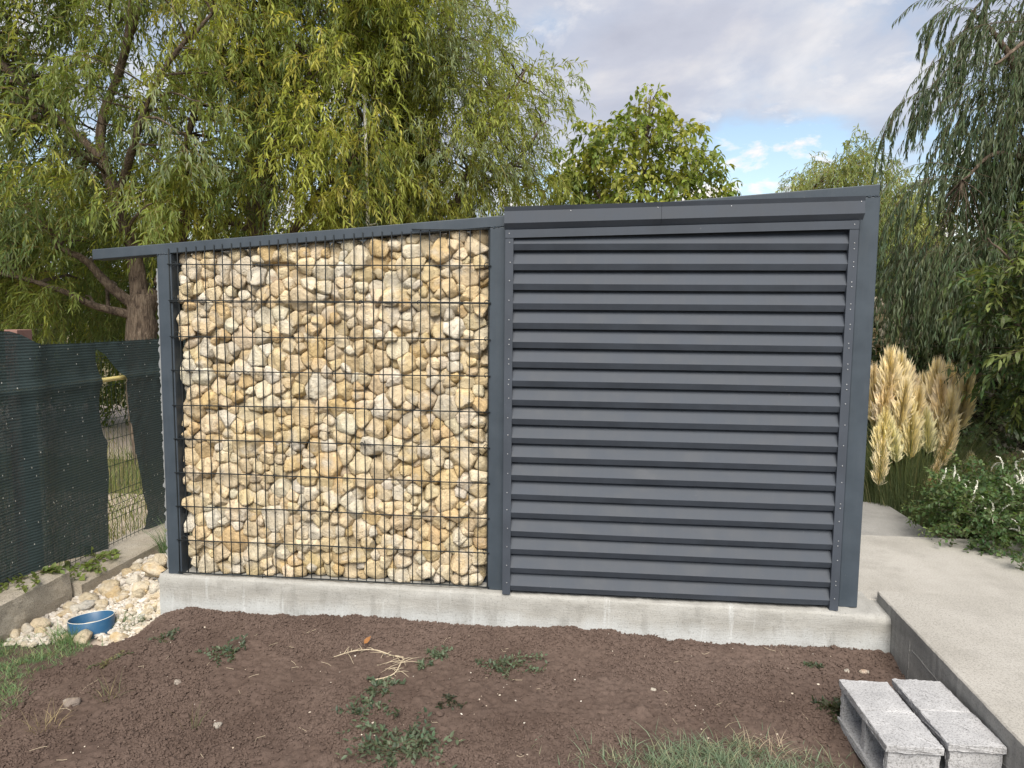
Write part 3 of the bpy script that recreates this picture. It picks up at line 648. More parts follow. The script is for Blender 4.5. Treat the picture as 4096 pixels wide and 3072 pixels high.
panel(.33, 2.8, -.19, 1.345, 'wire_panel'); panel(-2.3, .17, -.08, 1.40, 'wire_panel')
bevel_box('post', FXN-.105, FXN-.018, .165, .285, -.19, 1.432, M_RUST, fen, .003)
bevel_box('post', FXN-.10, FXN-.04, 2.80, 2.86, -.19, 1.40, M_FWIRE, fen, .003)
bevel_box('post', FXN-.10, FXN-.04, -2.36, -2.30, -.10, 1.40, M_FWIRE, fen, .003)
g = MB(); tube1(g, [(FXN+.005, -2.4, 1.060), (FXN+.005, .3, 1.053), (FXN+.005, 1.1, 1.060), (FXN+.005, 2.9, 1.062)], .0165, 14); g.build('rail', M_YEL, fen, smooth=True)

net = empty('shade_net', (FXN+.02, .5, -.1)); tag(net, 'dark green torn shade netting draped over the wire fence', 'netting')
Lz = [1.31, 1.28, 1.20, 1.11, 1.04, .99, .93, .84, .77, .66, .61, .54, .47, .36, .13, -.12]; Ly = [.80, .80, .79, .82, .85, .83, .82, .82, .83, .86, .90, .89, .89, .90, .87, .86]
Rz = [1.31, 1.28, 1.25, 1.17, 1.08, 1.06, .94, .86, .76, .63, .47, .28, .14, -.02, -.13, -.2]; Ry = [.80, .82, .89, .97, 1.07, 1.11, 1.12, 1.12, 1.13, 1.17, 1.20, 1.25, 1.27, 1.32, 1.28, 1.18]
def net_panel(y0f, y1f, ztf, zbf, nu, nv, seed):
    U, Vv = np.meshgrid(np.linspace(0, 1, nu), np.linspace(0, 1, nv), indexing='ij')
    # iterate so edges follow torn outline in z
    yc = y0f(0.6)+(y1f(0.6)-y0f(0.6))*U
    z = zbf(yc)+(ztf(yc)-zbf(yc))*Vv
    e0 = np.vectorize(y0f)(z); e1 = np.vectorize(y1f)(z); y = e0+(e1-e0)*U
    P = np.stack([y, z], -1)
    bul = np.exp(-((z-1.057)/.045)**2)*.012
    x = FXN+.024+.010*vnoise(P*np.array([1, .35]), seed, 3, 1.6)+.0035*vnoise(P, seed+1, 2, 7)+bul-.012*np.clip((.95-z)/.9, 0, 1)*np.abs(np.sin(y*2.1+seed))
    x += .028*np.exp(-((y-.23)/.10)**2)*(z > -.1)
    x = np.maximum(x, FXN+.016)
    V = np.stack([x, y, z], -1).reshape(-1, 3); I = np.arange(nu*nv).reshape(nu, nv)
    F = np.stack([I[:-1, :-1], I[1:, :-1], I[1:, 1:], I[:-1, 1:]], -1).reshape(-1, 4)
    return link('net_panel', mesh('net_panel', V, [F], M_NET, smooth=True), net)
ztop = lambda y: np.interp(y, [-2.5, -.2, .05, .14, .22, .30, .36, .77, 1.59, 2.8], [1.43, 1.435, 1.43, 1.425, 1.40, 1.355, 1.338, 1.333, 1.335, 1.34])
net_panel(lambda z: -2.4, lambda z: float(np.interp(z, Lz[::-1], Ly[::-1])), ztop, lambda y: np.interp(y, [-.3, .3, .9], [-.082, -.088, -.175]), 130, 90, 81)
net_panel(lambda z: float(np.interp(z, Rz[::-1], Ry[::-1])), lambda z: 2.8, ztop, lambda y: np.interp(y, [1.1, 1.3, 1.6, 2.8], [-.14, -.17, -.19, -.19]), 80, 90, 82)

# ------------------------------------------------------------------ foliage machinery
def leaves_mesh(B, D, Nn, Ln, Wd, C, kind='lance', curl=.15):
    """B base, D direction, Nn normal (K,3); returns V,F,C"""
    D = D/np.linalg.norm(D, axis=1, keepdims=True); Sx = np.cross(D, Nn); Sx /= np.linalg.norm(Sx, axis=1, keepdims=True)+1e-9; Nn = np.cross(Sx, D); K = len(B)
    L_ = Ln[:, None]; W_ = Wd[:, None]
    tip = B+D*L_-Nn*L_*curl
    if kind == 'lance':
        a = B+D*L_*.42+Sx*W_*.5+Nn*W_*.18; b = B+D*L_*.42-Sx*W_*.5+Nn*W_*.18
        V = np.stack([B, a, tip, b], 1); F = np.array([(0, 1, 2), (0, 2, 3)])
    else:
        a1 = B+D*L_*.28+Sx*W_*.46+Nn*W_*.10; a2 = B+D*L_*.62+Sx*W_*.40+Nn*(W_*.10-L_*curl*.3)
        b1 = B+D*L_*.28-Sx*W_*.46+Nn*W_*.10; b2 = B+D*L_*.62-Sx*W_*.40+Nn*(W_*.10-L_*curl*.3); mid = B+D*L_*.5-Nn*L_*curl*.12
        V = np.stack([B, a1, a2, tip, b2, b1, mid], 1); F = np.array([(0, 1, 6), (1, 2, 6), (2, 3, 6), (3, 4, 6), (4, 5, 6), (5, 0, 6)])
    n = V.shape[1]; Fa = (F[None]+(np.arange(K)*n)[:, None, None]).reshape(-1, 3)
    return V.reshape(-1, 3), Fa, np.repeat(C, n, 0)
def shoots(g_, P0, H0, Ln, droop, n=7, wob=.12, pw=1.0):
    """drooping curves: (K,n,3)"""
    K = len(P0); t_ = np.linspace(0, 1, n)[None, :, None]; H0 = H0/np.linalg.norm(H0, axis=1, keepdims=True)
    d = H0[:, None]*(1-t_*.75)+np.array([0, 0, -1.])*(droop[:, None, None]*t_**pw)+g_.normal(size=(K, n, 3))*wob
    d /= np.linalg.norm(d, axis=2, keepdims=True); st = d*(Ln[:, None, None]/(n-1)); P = np.cumsum(st, 1)-st[:, :1]
    return P0[:, None]+P
def leafy(g_, P, per, Ll, Lw, cols, kind='lance', spread=.65, start=.08, hang=.35, curl=.15, jit=.25):
    """leaves along shoots P (K,n,3); cols (K,3)"""
    K, n, _ = P.shape; t_ = np.linspace(start, 1, per)*(n-1); i = np.minimum(t_.astype(int), n-2); a = (t_-i)[None, :, None]
    B = P[:, i]*(1-a)+P[:, i+1]*a; T = P[:, i+1]-P[:, i]; d, s, t2 = ortho(T)
    ph = (np.arange(per)*2.4)[None, :]+g_.random((K, 1))*6.28+g_.normal(size=(K, per))*.4
    rad = np.cos(ph)[..., None]*s+np.sin(ph)[..., None]*t2
    D = d*(1-spread*.5)+rad*spread+np.array([0, 0, -hang])+g_.normal(size=B.shape)*jit*.6
    Nn = np.array([0, 0, 1.])+rad*.3+g_.normal(size=B.shape)*.35
    tp = np.sin(np.clip(np.linspace(.25, 1, per)*2.6, 0, 3.0))[None]*.35+.65
    L_ = Ll*(.65+.6*g_.random((K, per)))*tp; W_ = L_*Lw*(.8+.4*g_.random((K, per)))
    C = cols[:, None]*(.72+.5*g_.random((K, per, 1)))*np.array([1, 1, 1.])+g_.normal(size=(K, per, 3))*np.array([.008, .004, .003]); C = np.clip(C, .008, 1)
    return leaves_mesh(B.reshape(-1, 3), D.reshape(-1, 3), Nn.reshape(-1, 3), L_.ravel(), W_.ravel(), C.reshape(-1, 3), kind, curl)
def inpoly(poly, x, z):
    poly = np.array(poly); ins = np.zeros(len(x), bool); j = len(poly)-1
    for i in range(len(poly)):
        xi, zi = poly[i]; xj, zj = poly[j]; cnd = ((zi > z) != (zj > z)) & (x < (xj-xi)*(z-zi)/(zj-zi+1e-12)+xi); ins ^= cnd; j = i
    return ins
def crown_points(g_, poly, yc, yr, n):
    """clump centres inside an outline that swells to yr half depth at its middle"""
    poly = np.array(poly); lo, hi = poly.min(0), poly.max(0); res = []
    c0 = poly.mean(0); sp = (hi-lo)/2
    while len(res) < n:
        p_ = g_.uniform(lo, hi, (4000, 2)); p_ = p_[inpoly(poly, p_[:, 0], p_[:, 1])]
        q = np.sqrt((((p_-c0)/sp)**2).sum(1)); hd_ = yr*np.sqrt(np.clip(1.15-q*q*.6, .15, 1))
        y = yc+g_.uniform(-1, 1, len(p_))*hd_; res += list(np.stack([p_[:, 0], y, p_[:, 1]], -1))
    return np.array(res[:n])
def trunk_part(root, limbs, name='trunk', mat_=None, sides=12):
    mb = MB()
    for pts, ra, rb in limbs:
        c = smoothcurve(pts, 26); gg = np.random.default_rng(int(abs(pts[0][0])*100)+len(pts)); c += np.cumsum(gg.normal(size=c.shape)*.006, 0)*np.linspace(0, 1, 26)[:, None]
        tt = np.linspace(0, 1, 26); rr = ra+(rb-ra)*tt**.8
        V, F = tubes(c[None], rr[None], sides); V = V+.12*ra*vnoise(V*np.array([1, 1, .35]), 5, 3, 5)[:, None]*gg.normal(size=(1, 3))
        mb.add(V, F)
    return mb.build(name, mat_ or M_BARK, root, smooth=True)
def crown_part(root, g_, clumps, centre, per_clump, Ll, Lw, shoot, droop, base_cols, per=20, kind='lance', spread=.65, hang=.35, twig=M_TWIG, limb_pts=None, upw=.25, clr=.18, trad=.0022, colf=None, curl=.15, name='crown', pw=1.0, start=.08, brad=.016):
    K = len(clumps); c = np.repeat(clumps, per_clump, 0); n = len(c)
    outw = c-np.asarray(centre); outw[:, 2] *= .3; outw /= np.linalg.norm(outw, axis=1, keepdims=True)+1e-6
    H = outw*.7+g_.normal(size=(n, 3))*.65+np.array([0, 0, upw]); P0 = c+g_.normal(size=(n, 3))*clr
    Ln = shoot*(.55+.8*g_.random(n)); P = shoots(g_, P0, H, Ln, droop*(.6+.8*g_.random(n)), pw=pw)
    bc = np.asarray(base_cols); ck = bc[g_.integers(0, len(bc), K)] if colf is None else colf(clumps, g_)
    cols = np.repeat(ck, per_clump, 0)*(.85+.3*g_.random((n, 1)))
    mb = MB(); V, F, C = leafy(g_, P, per, Ll, Lw, cols, kind, spread, start, hang, curl); mb.add(V, F, C, 0)
    rr = np.broadcast_to(np.linspace(trad, trad*.35, P.shape[1]), P.shape[:2]); V, F = tubes(P, rr, 3); mb.add(V, F, (.2, .14, .05), 1)
    if limb_pts is not None:
        lp = np.asarray(limb_pts); d = np.linalg.norm(lp[None]-clumps[:, None], axis=2)+.6*np.maximum(lp[None, :, 2]-clumps[:, None, 2], 0); s_ = lp[d.argmin(1)]
        m_ = (s_+clumps)/2+np.array([0, 0, .25])*np.linalg.norm(s_-clumps, axis=1, keepdims=True)*.6+g_.normal(size=s_.shape)*.08
        t_ = np.linspace(0, 1, 8)[None, :, None]; P = s_[:, None]*(1-t_)**2+2*m_[:, None]*t_*(1-t_)+clumps[:, None]*t_**2; P = P+g_.normal(size=P.shape)*.012*np.sin(t_*np.pi)
        rr = np.linspace(brad, brad*.25, 8)[None]*np.clip(np.linalg.norm(s_-clumps, axis=1)[:, None], .3, 1.6); V, F = tubes(P, rr, 5); mb.add(V, F, (.1, .07, .04), 2)
    o = mb.build(name, [M_LEAF, twig, M_BARK], root, usecol=True); return o
def limb_samples(limbs):
    return np.concatenate([smoothcurve(p_, 26)[6:] for p_, _, _ in limbs])

GRN = (.15, .205, .08); OLV = (.24, .295, .085); YEL = (.40, .44, .10); GRY = (.25, .30, .17); DRK = (.040, .056, .024); GLD = (.43, .42, .10)
# willow one: trunk standing behind the fence
gA = np.random.default_rng(101)
limbs = [([(-3.22, 4.55, -.4), (-3.25, 4.5, .6), (-3.24, 4.5, 1.35), (-3.22, 4.5, 1.75)], .19, .15),
         ([(-3.24, 4.5, 1.55), (-3.30, 4.5, 2.2), (-3.48, 4.45, 2.9), (-3.62, 4.4, 3.7), (-3.3, 4.5, 4.8), (-3.2, 4.5, 6.2)], .12, .02),
         ([(-3.20, 4.52, 1.55), (-3.0, 4.7, 2.1), (-2.86, 4.9, 2.7), (-2.9, 5.0, 3.6), (-2.6, 5.1, 4.8)], .11, .03),
         ([(-3.26, 4.48, 1.60), (-3.5, 4.3, 1.85), (-3.75, 4.2, 2.15), (-4.0, 4.1, 2.3)], .075, .03),
         ([(-3.28, 4.45, 1.50), (-3.6, 4.2, 1.62), (-3.9, 4.0, 1.80), (-4.5, 3.8, 2.0)], .06, .02),
         ([(-3.60, 4.4, 3.4), (-4.2, 4.2, 4.0), (-4.9, 4.0, 4.8), (-5.4, 3.9, 5.6)], .06, .015),
         ([(-3.45, 4.45, 2.9), (-2.9, 4.1, 3.7), (-2.4, 3.9, 4.3), (-1.8, 3.9, 4.9)], .06, .015),
         ([(-3.4, 4.45, 4.3), (-2.95, 4.2, 5.1), (-2.7, 4.1, 5.9)], .05, .015)]
T = empty('willow_tree', (-3.22, 4.55, -.36)); tag(T, 'willow with furrowed forked trunk behind the netted fence, dull green drooping leaves', 'tree')
trunk_part(T, limbs)
polyA = [(-6.6, 1.35), (-3.15, 1.5), (-2.7, 2.2), (-2.1, 2.75), (-1.75, 3.3), (-1.45, 4.3), (-1.3, 6.0), (-3.6, 7.0), (-6.5, 6.2)]
cl = crown_points(gA, polyA, 4.8, 1.8, 420); cl = cl[~((np.abs(cl[:, 0]+3.2) < .75) & (cl[:, 2] < 2.3) & (cl[:, 1] < 5.2))]
def colA(c, g_):
    w_ = np.clip(.5+.7*vnoise(c, 77, 2, .35)+.12*(c[:, 0]+3.4), 0, 1)[:, None]; e = g_.random((len(c), 1))
    a = np.array(GRN)*(1-w_)+np.array(OLV)*w_; return np.where(e < .16, np.array(YEL)*.8, np.where(e > .84, np.array(GRY), a))
crown_part(T, gA, cl, (-3.3, 5.2, 3.6), 14, .115, .21, .52, .85, None, 17, limb_pts=limb_samples(limbs), colf=colA)
# willow two: farther right, golden
gB = np.random.default_rng(102)
limbs = [([(-2.15, 5.6, -.4), (-2.2, 5.6, 1.5), (-2.25, 5.55, 2.9), (-2.22, 5.5, 3.9), (-2.0, 5.5, 5.2), (-2.1, 5.6, 6.5)], .16, .03),
         ([(-2.2, 5.5, 2.4), (-2.0, 5.4, 3.2), (-1.72, 5.3, 3.9), (-1.3, 5.3, 4.7), (-.7, 5.4, 5.6)], .10, .02),
         ([(-2.2, 5.5, 2.2), (-1.6, 5.5, 2.75), (-1.2, 5.5, 3.3), (-.7, 5.6, 3.8), (-.1, 5.6, 4.5)], .07, .015)]
T = empty('willow_tree', (-2.15, 5.6, -.36)); tag(T, 'golden leaved willow rising behind the stone filled half of the screen', 'tree')
trunk_part(T, limbs)
polyB = [(-3.4, 2.5), (-2.6, 2.75), (-.1, 2.75), (.1, 3.9), (0, 5.6), (-.2, 7.0), (-2.0, 7.0), (-2.6, 5.2), (-2.5, 4.6), (-2.4, 3.9), (-2.9, 3.4)]
cl = crown_points(gB, polyB, 5.5, 1.5, 280); cl = cl[~((np.abs(cl[:, 0]+2.05) < .5) & (cl[:, 2] > 3.1) & (cl[:, 2] < 4.2))]
def colB(c, g_):
    w_ = np.clip(.55+.6*vnoise(c, 78, 2, .4)+.25*(5.3-c[:, 1]), 0, 1)[:, None]; e = g_.random((len(c), 1))
    a = np.array(OLV)*(1-w_)+np.array(YEL)*w_; return np.where(e < .15, np.array(GLD), np.where(e > .86, np.array(GRN), a))
crown_part(T, gB, cl, (-1.4, 6.2, 4.2), 14, .115, .21, .52, .85, None, 17, limb_pts=limb_samples(limbs), colf=colB)
# willow three: edge of the row against the sky
gC = np.random.default_rng(103)
limbs = [([(.1, 6.6, -.4), (.1, 6.6, 1.5), (.05, 6.5, 3.0), (.0, 6.4, 4.2), (.25, 6.3, 5.4), (.5, 6.3, 6.6)], .14, .025),
         ([(.08, 6.5, 2.4), (.5, 6.3, 3.4), (.9, 6.2, 4.2), (1.4, 6.2, 5.0)], .07, .012), ([(.05, 6.5, 3.0), (.7, 6.2, 3.3), (1.3, 6.1, 3.7), (1.7, 6.1, 4.2)], .055, .012),
         ([(.0, 6.4, 3.6), (-.4, 6.2, 4.4), (-.2, 6.1, 5.2), (.3, 6.0, 5.8)], .06, .012)]
T = empty('willow_tree', (.1, 6.6, -.36)); tag(T, 'airy olive willow whose thin edge stands against the open sky', 'tree')
trunk_part(T, limbs)
polyC = [(-1.0, 2.8), (1.1, 2.9), (1.75, 3.25), (1.85, 3.9), (1.6, 4.4), (1.85, 4.95), (1.62, 5.25), (1.05, 5.0), (.85, 5.6), (.7, 6.8), (-.4, 7.2), (-.95, 5.9)]
cl = crown_points(gC, polyC, 6.3, 1.2, 250); cl = cl[gC.random(len(cl)) < np.where((cl[:, 0] > .9) & (cl[:, 2] > 3.6), .62, 1)]
def colC(c, g_):
    w_ = np.clip(.5+.7*vnoise(c, 79, 2, .4), 0, 1)[:, None]; e = g_.random((len(c), 1))
    a = np.array(OLV)*(1-w_)+np.array(YEL)*.8*w_; return np.where(e < .2, np.array(GRY), a)
crown_part(T, gC, cl, (.2, 6.9, 4.2), 12, .105, .21, .48, .8, None, 17, limb_pts=limb_samples(limbs), colf=colC)
# broad leaved fruit tree
gD = np.random.default_rng(104)
limbs = [([(3.1, 7.2, -.4), (3.1, 7.2, 1.6), (3.05, 7.1, 2.8), (3.1, 7.0, 3.8), (3.2, 7.0, 4.8)], .10, .012), ([(3.08, 7.15, 2.2), (3.5, 7.0, 2.9), (3.9, 6.9, 3.6)], .05, .01), ([(3.08, 7.15, 2.0), (2.6, 7.0, 2.9), (2.2, 6.9, 3.7)], .05, .01)]
T = empty('fruit_tree', (3.1, 7.2, -.36)); tag(T, 'broad leaved bright green fruit tree peaking above the louvre panel', 'tree')
trunk_part(T, limbs)
polyD = [(1.85, 2.7), (1.86, 3.4), (1.95, 3.95), (2.4, 4.2), (2.7, 4.45), (2.95, 4.5), (3.08, 4.82), (3.24, 4.8), (3.28, 4.4), (3.7, 4.18), (3.88, 3.85), (4.3, 3.5), (4.2, 3.2), (4.2, 2.7)]
cl = crown_points(gD, polyD, 7.0, .8, 230)
crown_part(T, gD, cl, (3.05, 7.3, 3.0), 4, .105, .55, .30, .6, [(.21, .27, .055), (.27, .32, .06), (.155, .215, .05), (.34, .36, .08)], 9, 'broad', .8, .55, M_TWIGD, limb_samples(limbs), .5, .08, .003, None, .25)
# far pale willow
gE = np.random.default_rng(105)
T = empty('willow_tree', (9.0, 15.6, -.36)); tag(T, 'pale feathery willow far behind, showing over the louvre panel corner', 'tree')
limbs = [([(9.0, 15.6, -.4), (9.0, 15.6, 2), (8.9, 15.5, 3.6), (8.7, 15.3, 5.2)], .2, .03), ([(9.0, 15.6, 2.2), (9.5, 15.4, 3.4), (9.6, 15.2, 4.6)], .1, .02), ([(8.95, 15.6, 2.6), (8.3, 15.3, 3.8), (7.9, 15.2, 4.8)], .1, .02)]
trunk_part(T, limbs)
polyE = [(7.4, 4.5), (7.85, 4.95), (8.05, 5.3), (8.6, 5.6), (9.1, 5.4), (9.7, 4.7), (10.6, 3.4), (11.0, 1.8), (9.2, 1.6), (7.6, 3.0)]
cl = crown_points(gE, polyE, 15.2, 1.8, 260)
crown_part(T, gE, cl, (9.0, 16, 3.5), 11, .15, .22, .8, 1.0, [(.24, .30, .12), (.29, .33, .11), (.20, .25, .095)], 18, limb_pts=limb_samples(limbs), trad=.004)
# weeping willow at the right
gF = np.random.default_rng(106)
T = empty('weeping_willow', (8.2, 5.8, -.36)); tag(T, 'dark weeping willow with long hanging strands above the plume grass', 'tree')
limbs = [([(8.2, 5.8, -.4), (8.2, 5.8, 1.6), (8.1, 5.7, 3.0), (8.0, 5.6, 4.6), (7.9, 5.5, 6.0)], .2, .05), ([(8.15, 5.75, 2.6), (7.7, 5.5, 3.6), (7.1, 5.3, 4.6), (6.6, 5.2, 5.05)], .09, .015),
         ([(8.1, 5.7, 3.2), (7.6, 5.2, 4.2), (7.1, 4.8, 4.6), (6.6, 4.6, 4.3)], .07, .012), ([(8.1, 5.7, 2.4), (7.4, 5.0, 3.2), (6.8, 4.8, 3.4), (6.4, 4.7, 3.1)], .06, .012)]
trunk_part(T, limbs)
polyF = [(7.0, 4.75), (7.15, 5.15), (7.5, 5.6), (8.4, 6.2), (9.2, 5.3), (9.4, 3.3), (7.6, 3.1), (6.95, 3.4), (6.9, 4.1)]
cl = np.concatenate([crown_points(gF, polyF, 5.4, .9, 210), crown_points(gF, [(6.1, 2.6), (7.2, 2.8), (8.2, 2.8), (8.3, 2.2), (7.2, 2.1), (6.2, 2.2)], 5.2, .6, 60)])
DK = [(.085, .118, .068), (.115, .155, .09), (.14, .182, .105), (.10, .138, .065)]
crown_part(T, gF, cl, (7.9, 5.8, 3.6), 8, .115, .19, 1.05, 2.4, DK, 30, 'lance', .5, .75, M_TWIGD, limb_samples(limbs), .25, .14, .0022, None, .1, pw=.6, brad=.006)
# a few long arching outer branches
arcs = [[(7.2, 5.2, 4.7), (6.75, 5.15, 5.06), (6.35, 5.1, 5.08), (6.08, 5.1, 4.85)], [(7.1, 5.1, 4.3), (6.6, 5.05, 4.5), (6.2, 5.0, 4.25), (5.95, 5.0, 3.75)], [(7.0, 5.0, 3.9), (6.4, 5.0, 4.25), (5.9, 5.0, 4.08), (5.62, 5.0, 3.6)], [(7.0, 5.0, 3.0), (6.4, 4.9, 3.15), (5.95, 4.8, 3.05), (5.7, 4.8, 2.7)], [(7.1, 5.0, 4.9), (6.6, 5.0, 4.85), (6.25, 5.0, 4.55), (6.1, 5.0, 4.0)], [(7.1, 5.1, 3.9), (6.7, 5.1, 4.1), (6.42, 5.05, 3.6), (6.35, 5.05, 2.9)], [(7.0, 5.1, 5.2), (6.8, 5.1, 5.3), (6.55, 5.1, 4.95), (6.5, 5.1, 4.2)]]
P = np.array([smoothcurve(a, 14) for a in arcs]); P = np.concatenate([P+gF.normal(size=(len(P), 1, 3))*s_ for s_ in (.0, .06, .12, .2)])
hang = []
for q in P[:14]:
    for i_ in range(3, 13, 2): hang.append(q[i_])
hang = np.array(hang); Ph = shoots(gF, hang, gF.normal(size=hang.shape)*.3+np.array([-.5, 0, -.2]), gF.uniform(.3, .8, len(hang)), np.full(len(hang), 3.0), 14, .06, .5)
P = np.concatenate([P, Ph])
mb = MB(); V, F, C = leafy(gF, P, 52, .115, .16, np.array(DK)[gF.integers(0, 4, len(P))], 'lance', .45, .1, .9, .1); mb.add(V, F, C, 0); V, F = tubes(P, np.broadcast_to(np.linspace(.004, .0015, 14), P.shape[:2]), 4); mb.add(V, F, 0, 1)
mb.build('outer_branches', [M_LEAF, M_TWIGD], T, usecol=True)['kind'] = 'stuff'
# cherry like shrub at the right edge
gG = np.random.default_rng(107)
T = empty('cherry_tree', (6.5, 2.5, -.36)); tag(T, 'young cherry tree with large glossy leaves leaning over the plume grass', 'tree')
limbs = [([(6.5, 2.5, -.4), (6.45, 2.45, .7), (6.3, 2.4, 1.6), (6.1, 2.3, 2.5)], .05, .01), ([(6.45, 2.45, .6), (6.0, 2.3, 1.2), (5.5, 2.15, 1.75)], .03, .006), ([(6.4, 2.45, 1.1), (5.9, 2.2, 1.7), (5.35, 2.1, 2.15)], .03, .006)]
trunk_part(T, limbs)
polyG = [(5.42, 1.8), (5.55, 1.95), (5.75, 2.15), (6.1, 2.4), (6.6, 2.2), (6.6, .7), (5.95, .75), (5.75, 1.0), (5.62, 1.35), (5.46, 1.6)]
cl = crown_points(gG, polyG, 2.25, .5, 190)
crown_part(T, gG, cl, (6.2, 2.6, 1.5), 4, .10, .29, .34, .25, [(.075, .118, .046), (.095, .14, .052), (.06, .096, .042), (.17, .21, .07)], 12, 'broad', .75, .35, M_TWIGD, limb_samples(limbs), .45, .07, .0028, None, .22)

# ------------------------------------------------------------------ hedge, rubble wall, far belt behind the path
gH = np.random.default_rng(108)
T = empty('bramble_hedge', (7.2, 6.2, -.36)); tag(T, 'dark bramble thicket growing over the wire caged rubble wall', 'hedge')
cl = crown_points(gH, [(4.6, -.2), (4.7, 1.0), (5.6, 1.35), (6.15, 1.3), (6.5, 1.4), (6.9, 1.6), (7.6, 2.1), (9.6, 2.2), (9.6, -.2)], 6.2, .45, 450)
cl2 = crown_points(gH, [(6.2, 1.7), (6.5, 2.1), (7.4, 2.4), (9.5, 2.6), (9.5, 1.9), (7.4, 1.75), (6.9, 1.7)], 7.3, .3, 110)
crown_part(T, gH, np.concatenate([cl, cl2]), (7.5, 7.2, .8), 4, .085, .72, .28, .5, [(.050, .078, .038), (.065, .10, .05), (.085, .125, .062), (.075, .105, .045)], 8, 'broad', .8, .2, M_TWIGD, None, .5, .10, .0025, None, .1, name='foliage')
wall = empty('rubble_wall', (7.2, 7.0, -.36)); tag(wall, 'pale rubble wall in green wire mesh half hidden by brambles', 'wall')
g = MB(); g.add(boxv(4.6, 9.6, 7.12, 7.4, -.36, 1.74), BOXF); g.build('core', M_STONE, wall, usecol=True)
k = 0
for zi, z in enumerate(np.arange(.75, 1.86, .12)):
    for x in np.arange(4.7+.06*(zi % 2), 8.4, .15):
        if gH.random() < .06: continue
        o = link('stone', rock_mesh(8000+k % 14, .085, pal[k % 7]*(.8+.2*gH.random())) if k < 14 else bpy.data.meshes[f'limestone_rock_wall{k % 14}'], wall, loc=(x+gH.normal()*.02, 7.08+gH.normal()*.01, z+gH.normal()*.015)); o.rotation_euler = (gH.random(), gH.random()*6, gH.random())
        if k < 14: o.data.name = f'limestone_rock_wall{k}'
        k += 1
g = MB(); zs_ = np.arange(.7, 2.02, .1); P = np.stack([np.stack([np.full(len(zs_), 4.6), np.full(len(zs_), 6.97), zs_], -1), np.stack([np.full(len(zs_), 9.5), np.full(len(zs_), 6.97), zs_], -1)], 1); V, F = tubes(P, np.full(P.shape[:2], .0035), 4); g.add(V, F)
xs_ = np.arange(4.65, 9.5, .1); P = np.stack([np.stack([xs_, np.full(len(xs_), 6.965), np.full(len(xs_), .6)], -1), np.stack([xs_, np.full(len(xs_), 6.965), np.full(len(xs_), 2.0)], -1)], 1); V, F = tubes(P, np.full(P.shape[:2], .003), 4); g.add(V, F); g.build('wire_mesh', M_FWIRE, wall)
# thicket behind the fence seen through the slit and below the willows
gI = np.random.default_rng(109)
T = empty('shrub', (-4.2, 6.6, -.36)); tag(T, 'leafy green shrub beyond the fence seen through the torn slit', 'shrub')
cl = crown_points(gI, [(-7.6, -.1), (-7.6, 2.3), (-4.5, 2.4), (-1.5, 2.5), (-.5, 2.2), (-.5, -.1)], 7.4, .8, 380)
crown_part(T, gI, cl, (-3.5, 8.0, 1.0), 6, .12, .30, .45, .8, [(.13, .18, .045), (.17, .215, .052), (.09, .13, .04)], 12, 'lance', .7, .35, M_TWIGD, None, .4, .14, .003, None, .15, name='foliage')
gJ = np.random.default_rng(110)
cl = np.concatenate([crown_points(gJ, [(-34, -.3), (-34, 5.2), (-20, 5.8), (-8, 5.0), (-2, 5.2), (-1, -.3)], 24, 2.5, 330), crown_points(gJ, [(11.5, -.3), (11.5, 4.2), (16, 5.5), (30, 6), (30, -.3)], 23, 2.5, 260), crown_points(gJ, [(-1, -.3), (-1, 3.0), (6, 3.2), (12, 3.5), (12, -.3)], 24, 1.5, 160)])
o = crown_part(None, gJ, cl, (0, 30, 2), 9, .42, .42, 1.5, .8, [(.045, .065, .025), (.065, .085, .03), (.055, .075, .025)], 9, 'lance', .8, .2, M_TWIGD, None, .4, .5, .012, None, .1, name='far_thicket')
tag(o, 'dense dark belt of far trees closing off the horizon', 'trees', kind='stuff')

# ------------------------------------------------------------------ pole in the willows
T = empty('metal_pole', (-.5, 5.0, -.36)); tag(T, 'slim whitish metal pole standing among the willow branches', 'pole')
g = MB(); tube1(g, [(-.47, 5.0, -.4), (-.485, 5.0, 2.5), (-.50, 5.0, 3.4), (-.515, 5.0, 4.25)], [.022, .022, .021, .020], 12); g.build('shaft', M_POLE, T, smooth=True)
g = MB(); tube1(g, [(-.49, 4.98, 2.66), (-.36, 4.97, 2.69)], .011, 8); tube1(g, [(-.36, 4.97, 2.69), (-.35, 4.97, 2.62)], .008, 8); g.build('bracket', M_POLE, T, smooth=True)

# ------------------------------------------------------------------ grass blades
def blades(g_, B, H, Ln, Wd, C, seg=4, bend=.5):
    """B base, H lean direction (horizontal, length = lean)"""
    K = len(B); t_ = np.linspace(0, 1, seg)[None, :, None]
    P = B[:, None]+np.array([0, 0, 1.])*(Ln[:, None, None]*(t_-bend*.42*t_**2.2*np.linalg.norm(H, axis=1)[:, None, None]))+H[:, None]*(Ln[:, None, None]*(t_*.35+.65*t_**2))
    a = np.arctan2(H[:, 1], H[:, 0])+np.pi/2+g_.normal(size=K)*.6; sd_ = np.stack([np.cos(a), np.sin(a), np.zeros(K)], -1)
    wv = (1-np.linspace(0, 1, seg)**1.6*.97)[None, :, None]*Wd[:, None, None]*.5
    V = np.stack([P-sd_[:, None]*wv, P+sd_[:, None]*wv], 2).reshape(K, seg*2, 3)
    F = np.array([(2*i, 2*i+1, 2*i+3, 2*i+2) for i in range(seg-1)]); Fa = (F[None]+(np.arange(K)*seg*2)[:, None, None]).reshape(-1, 4)
    return V.reshape(-1, 3), Fa, np.repeat(C, seg*2, 0)
GG = np.array([(.15, .25, .12), (.19, .30, .15), (.24, .33, .16), (.135, .225, .12), (.38, .37, .21)])
gK = np.random.default_rng(111)
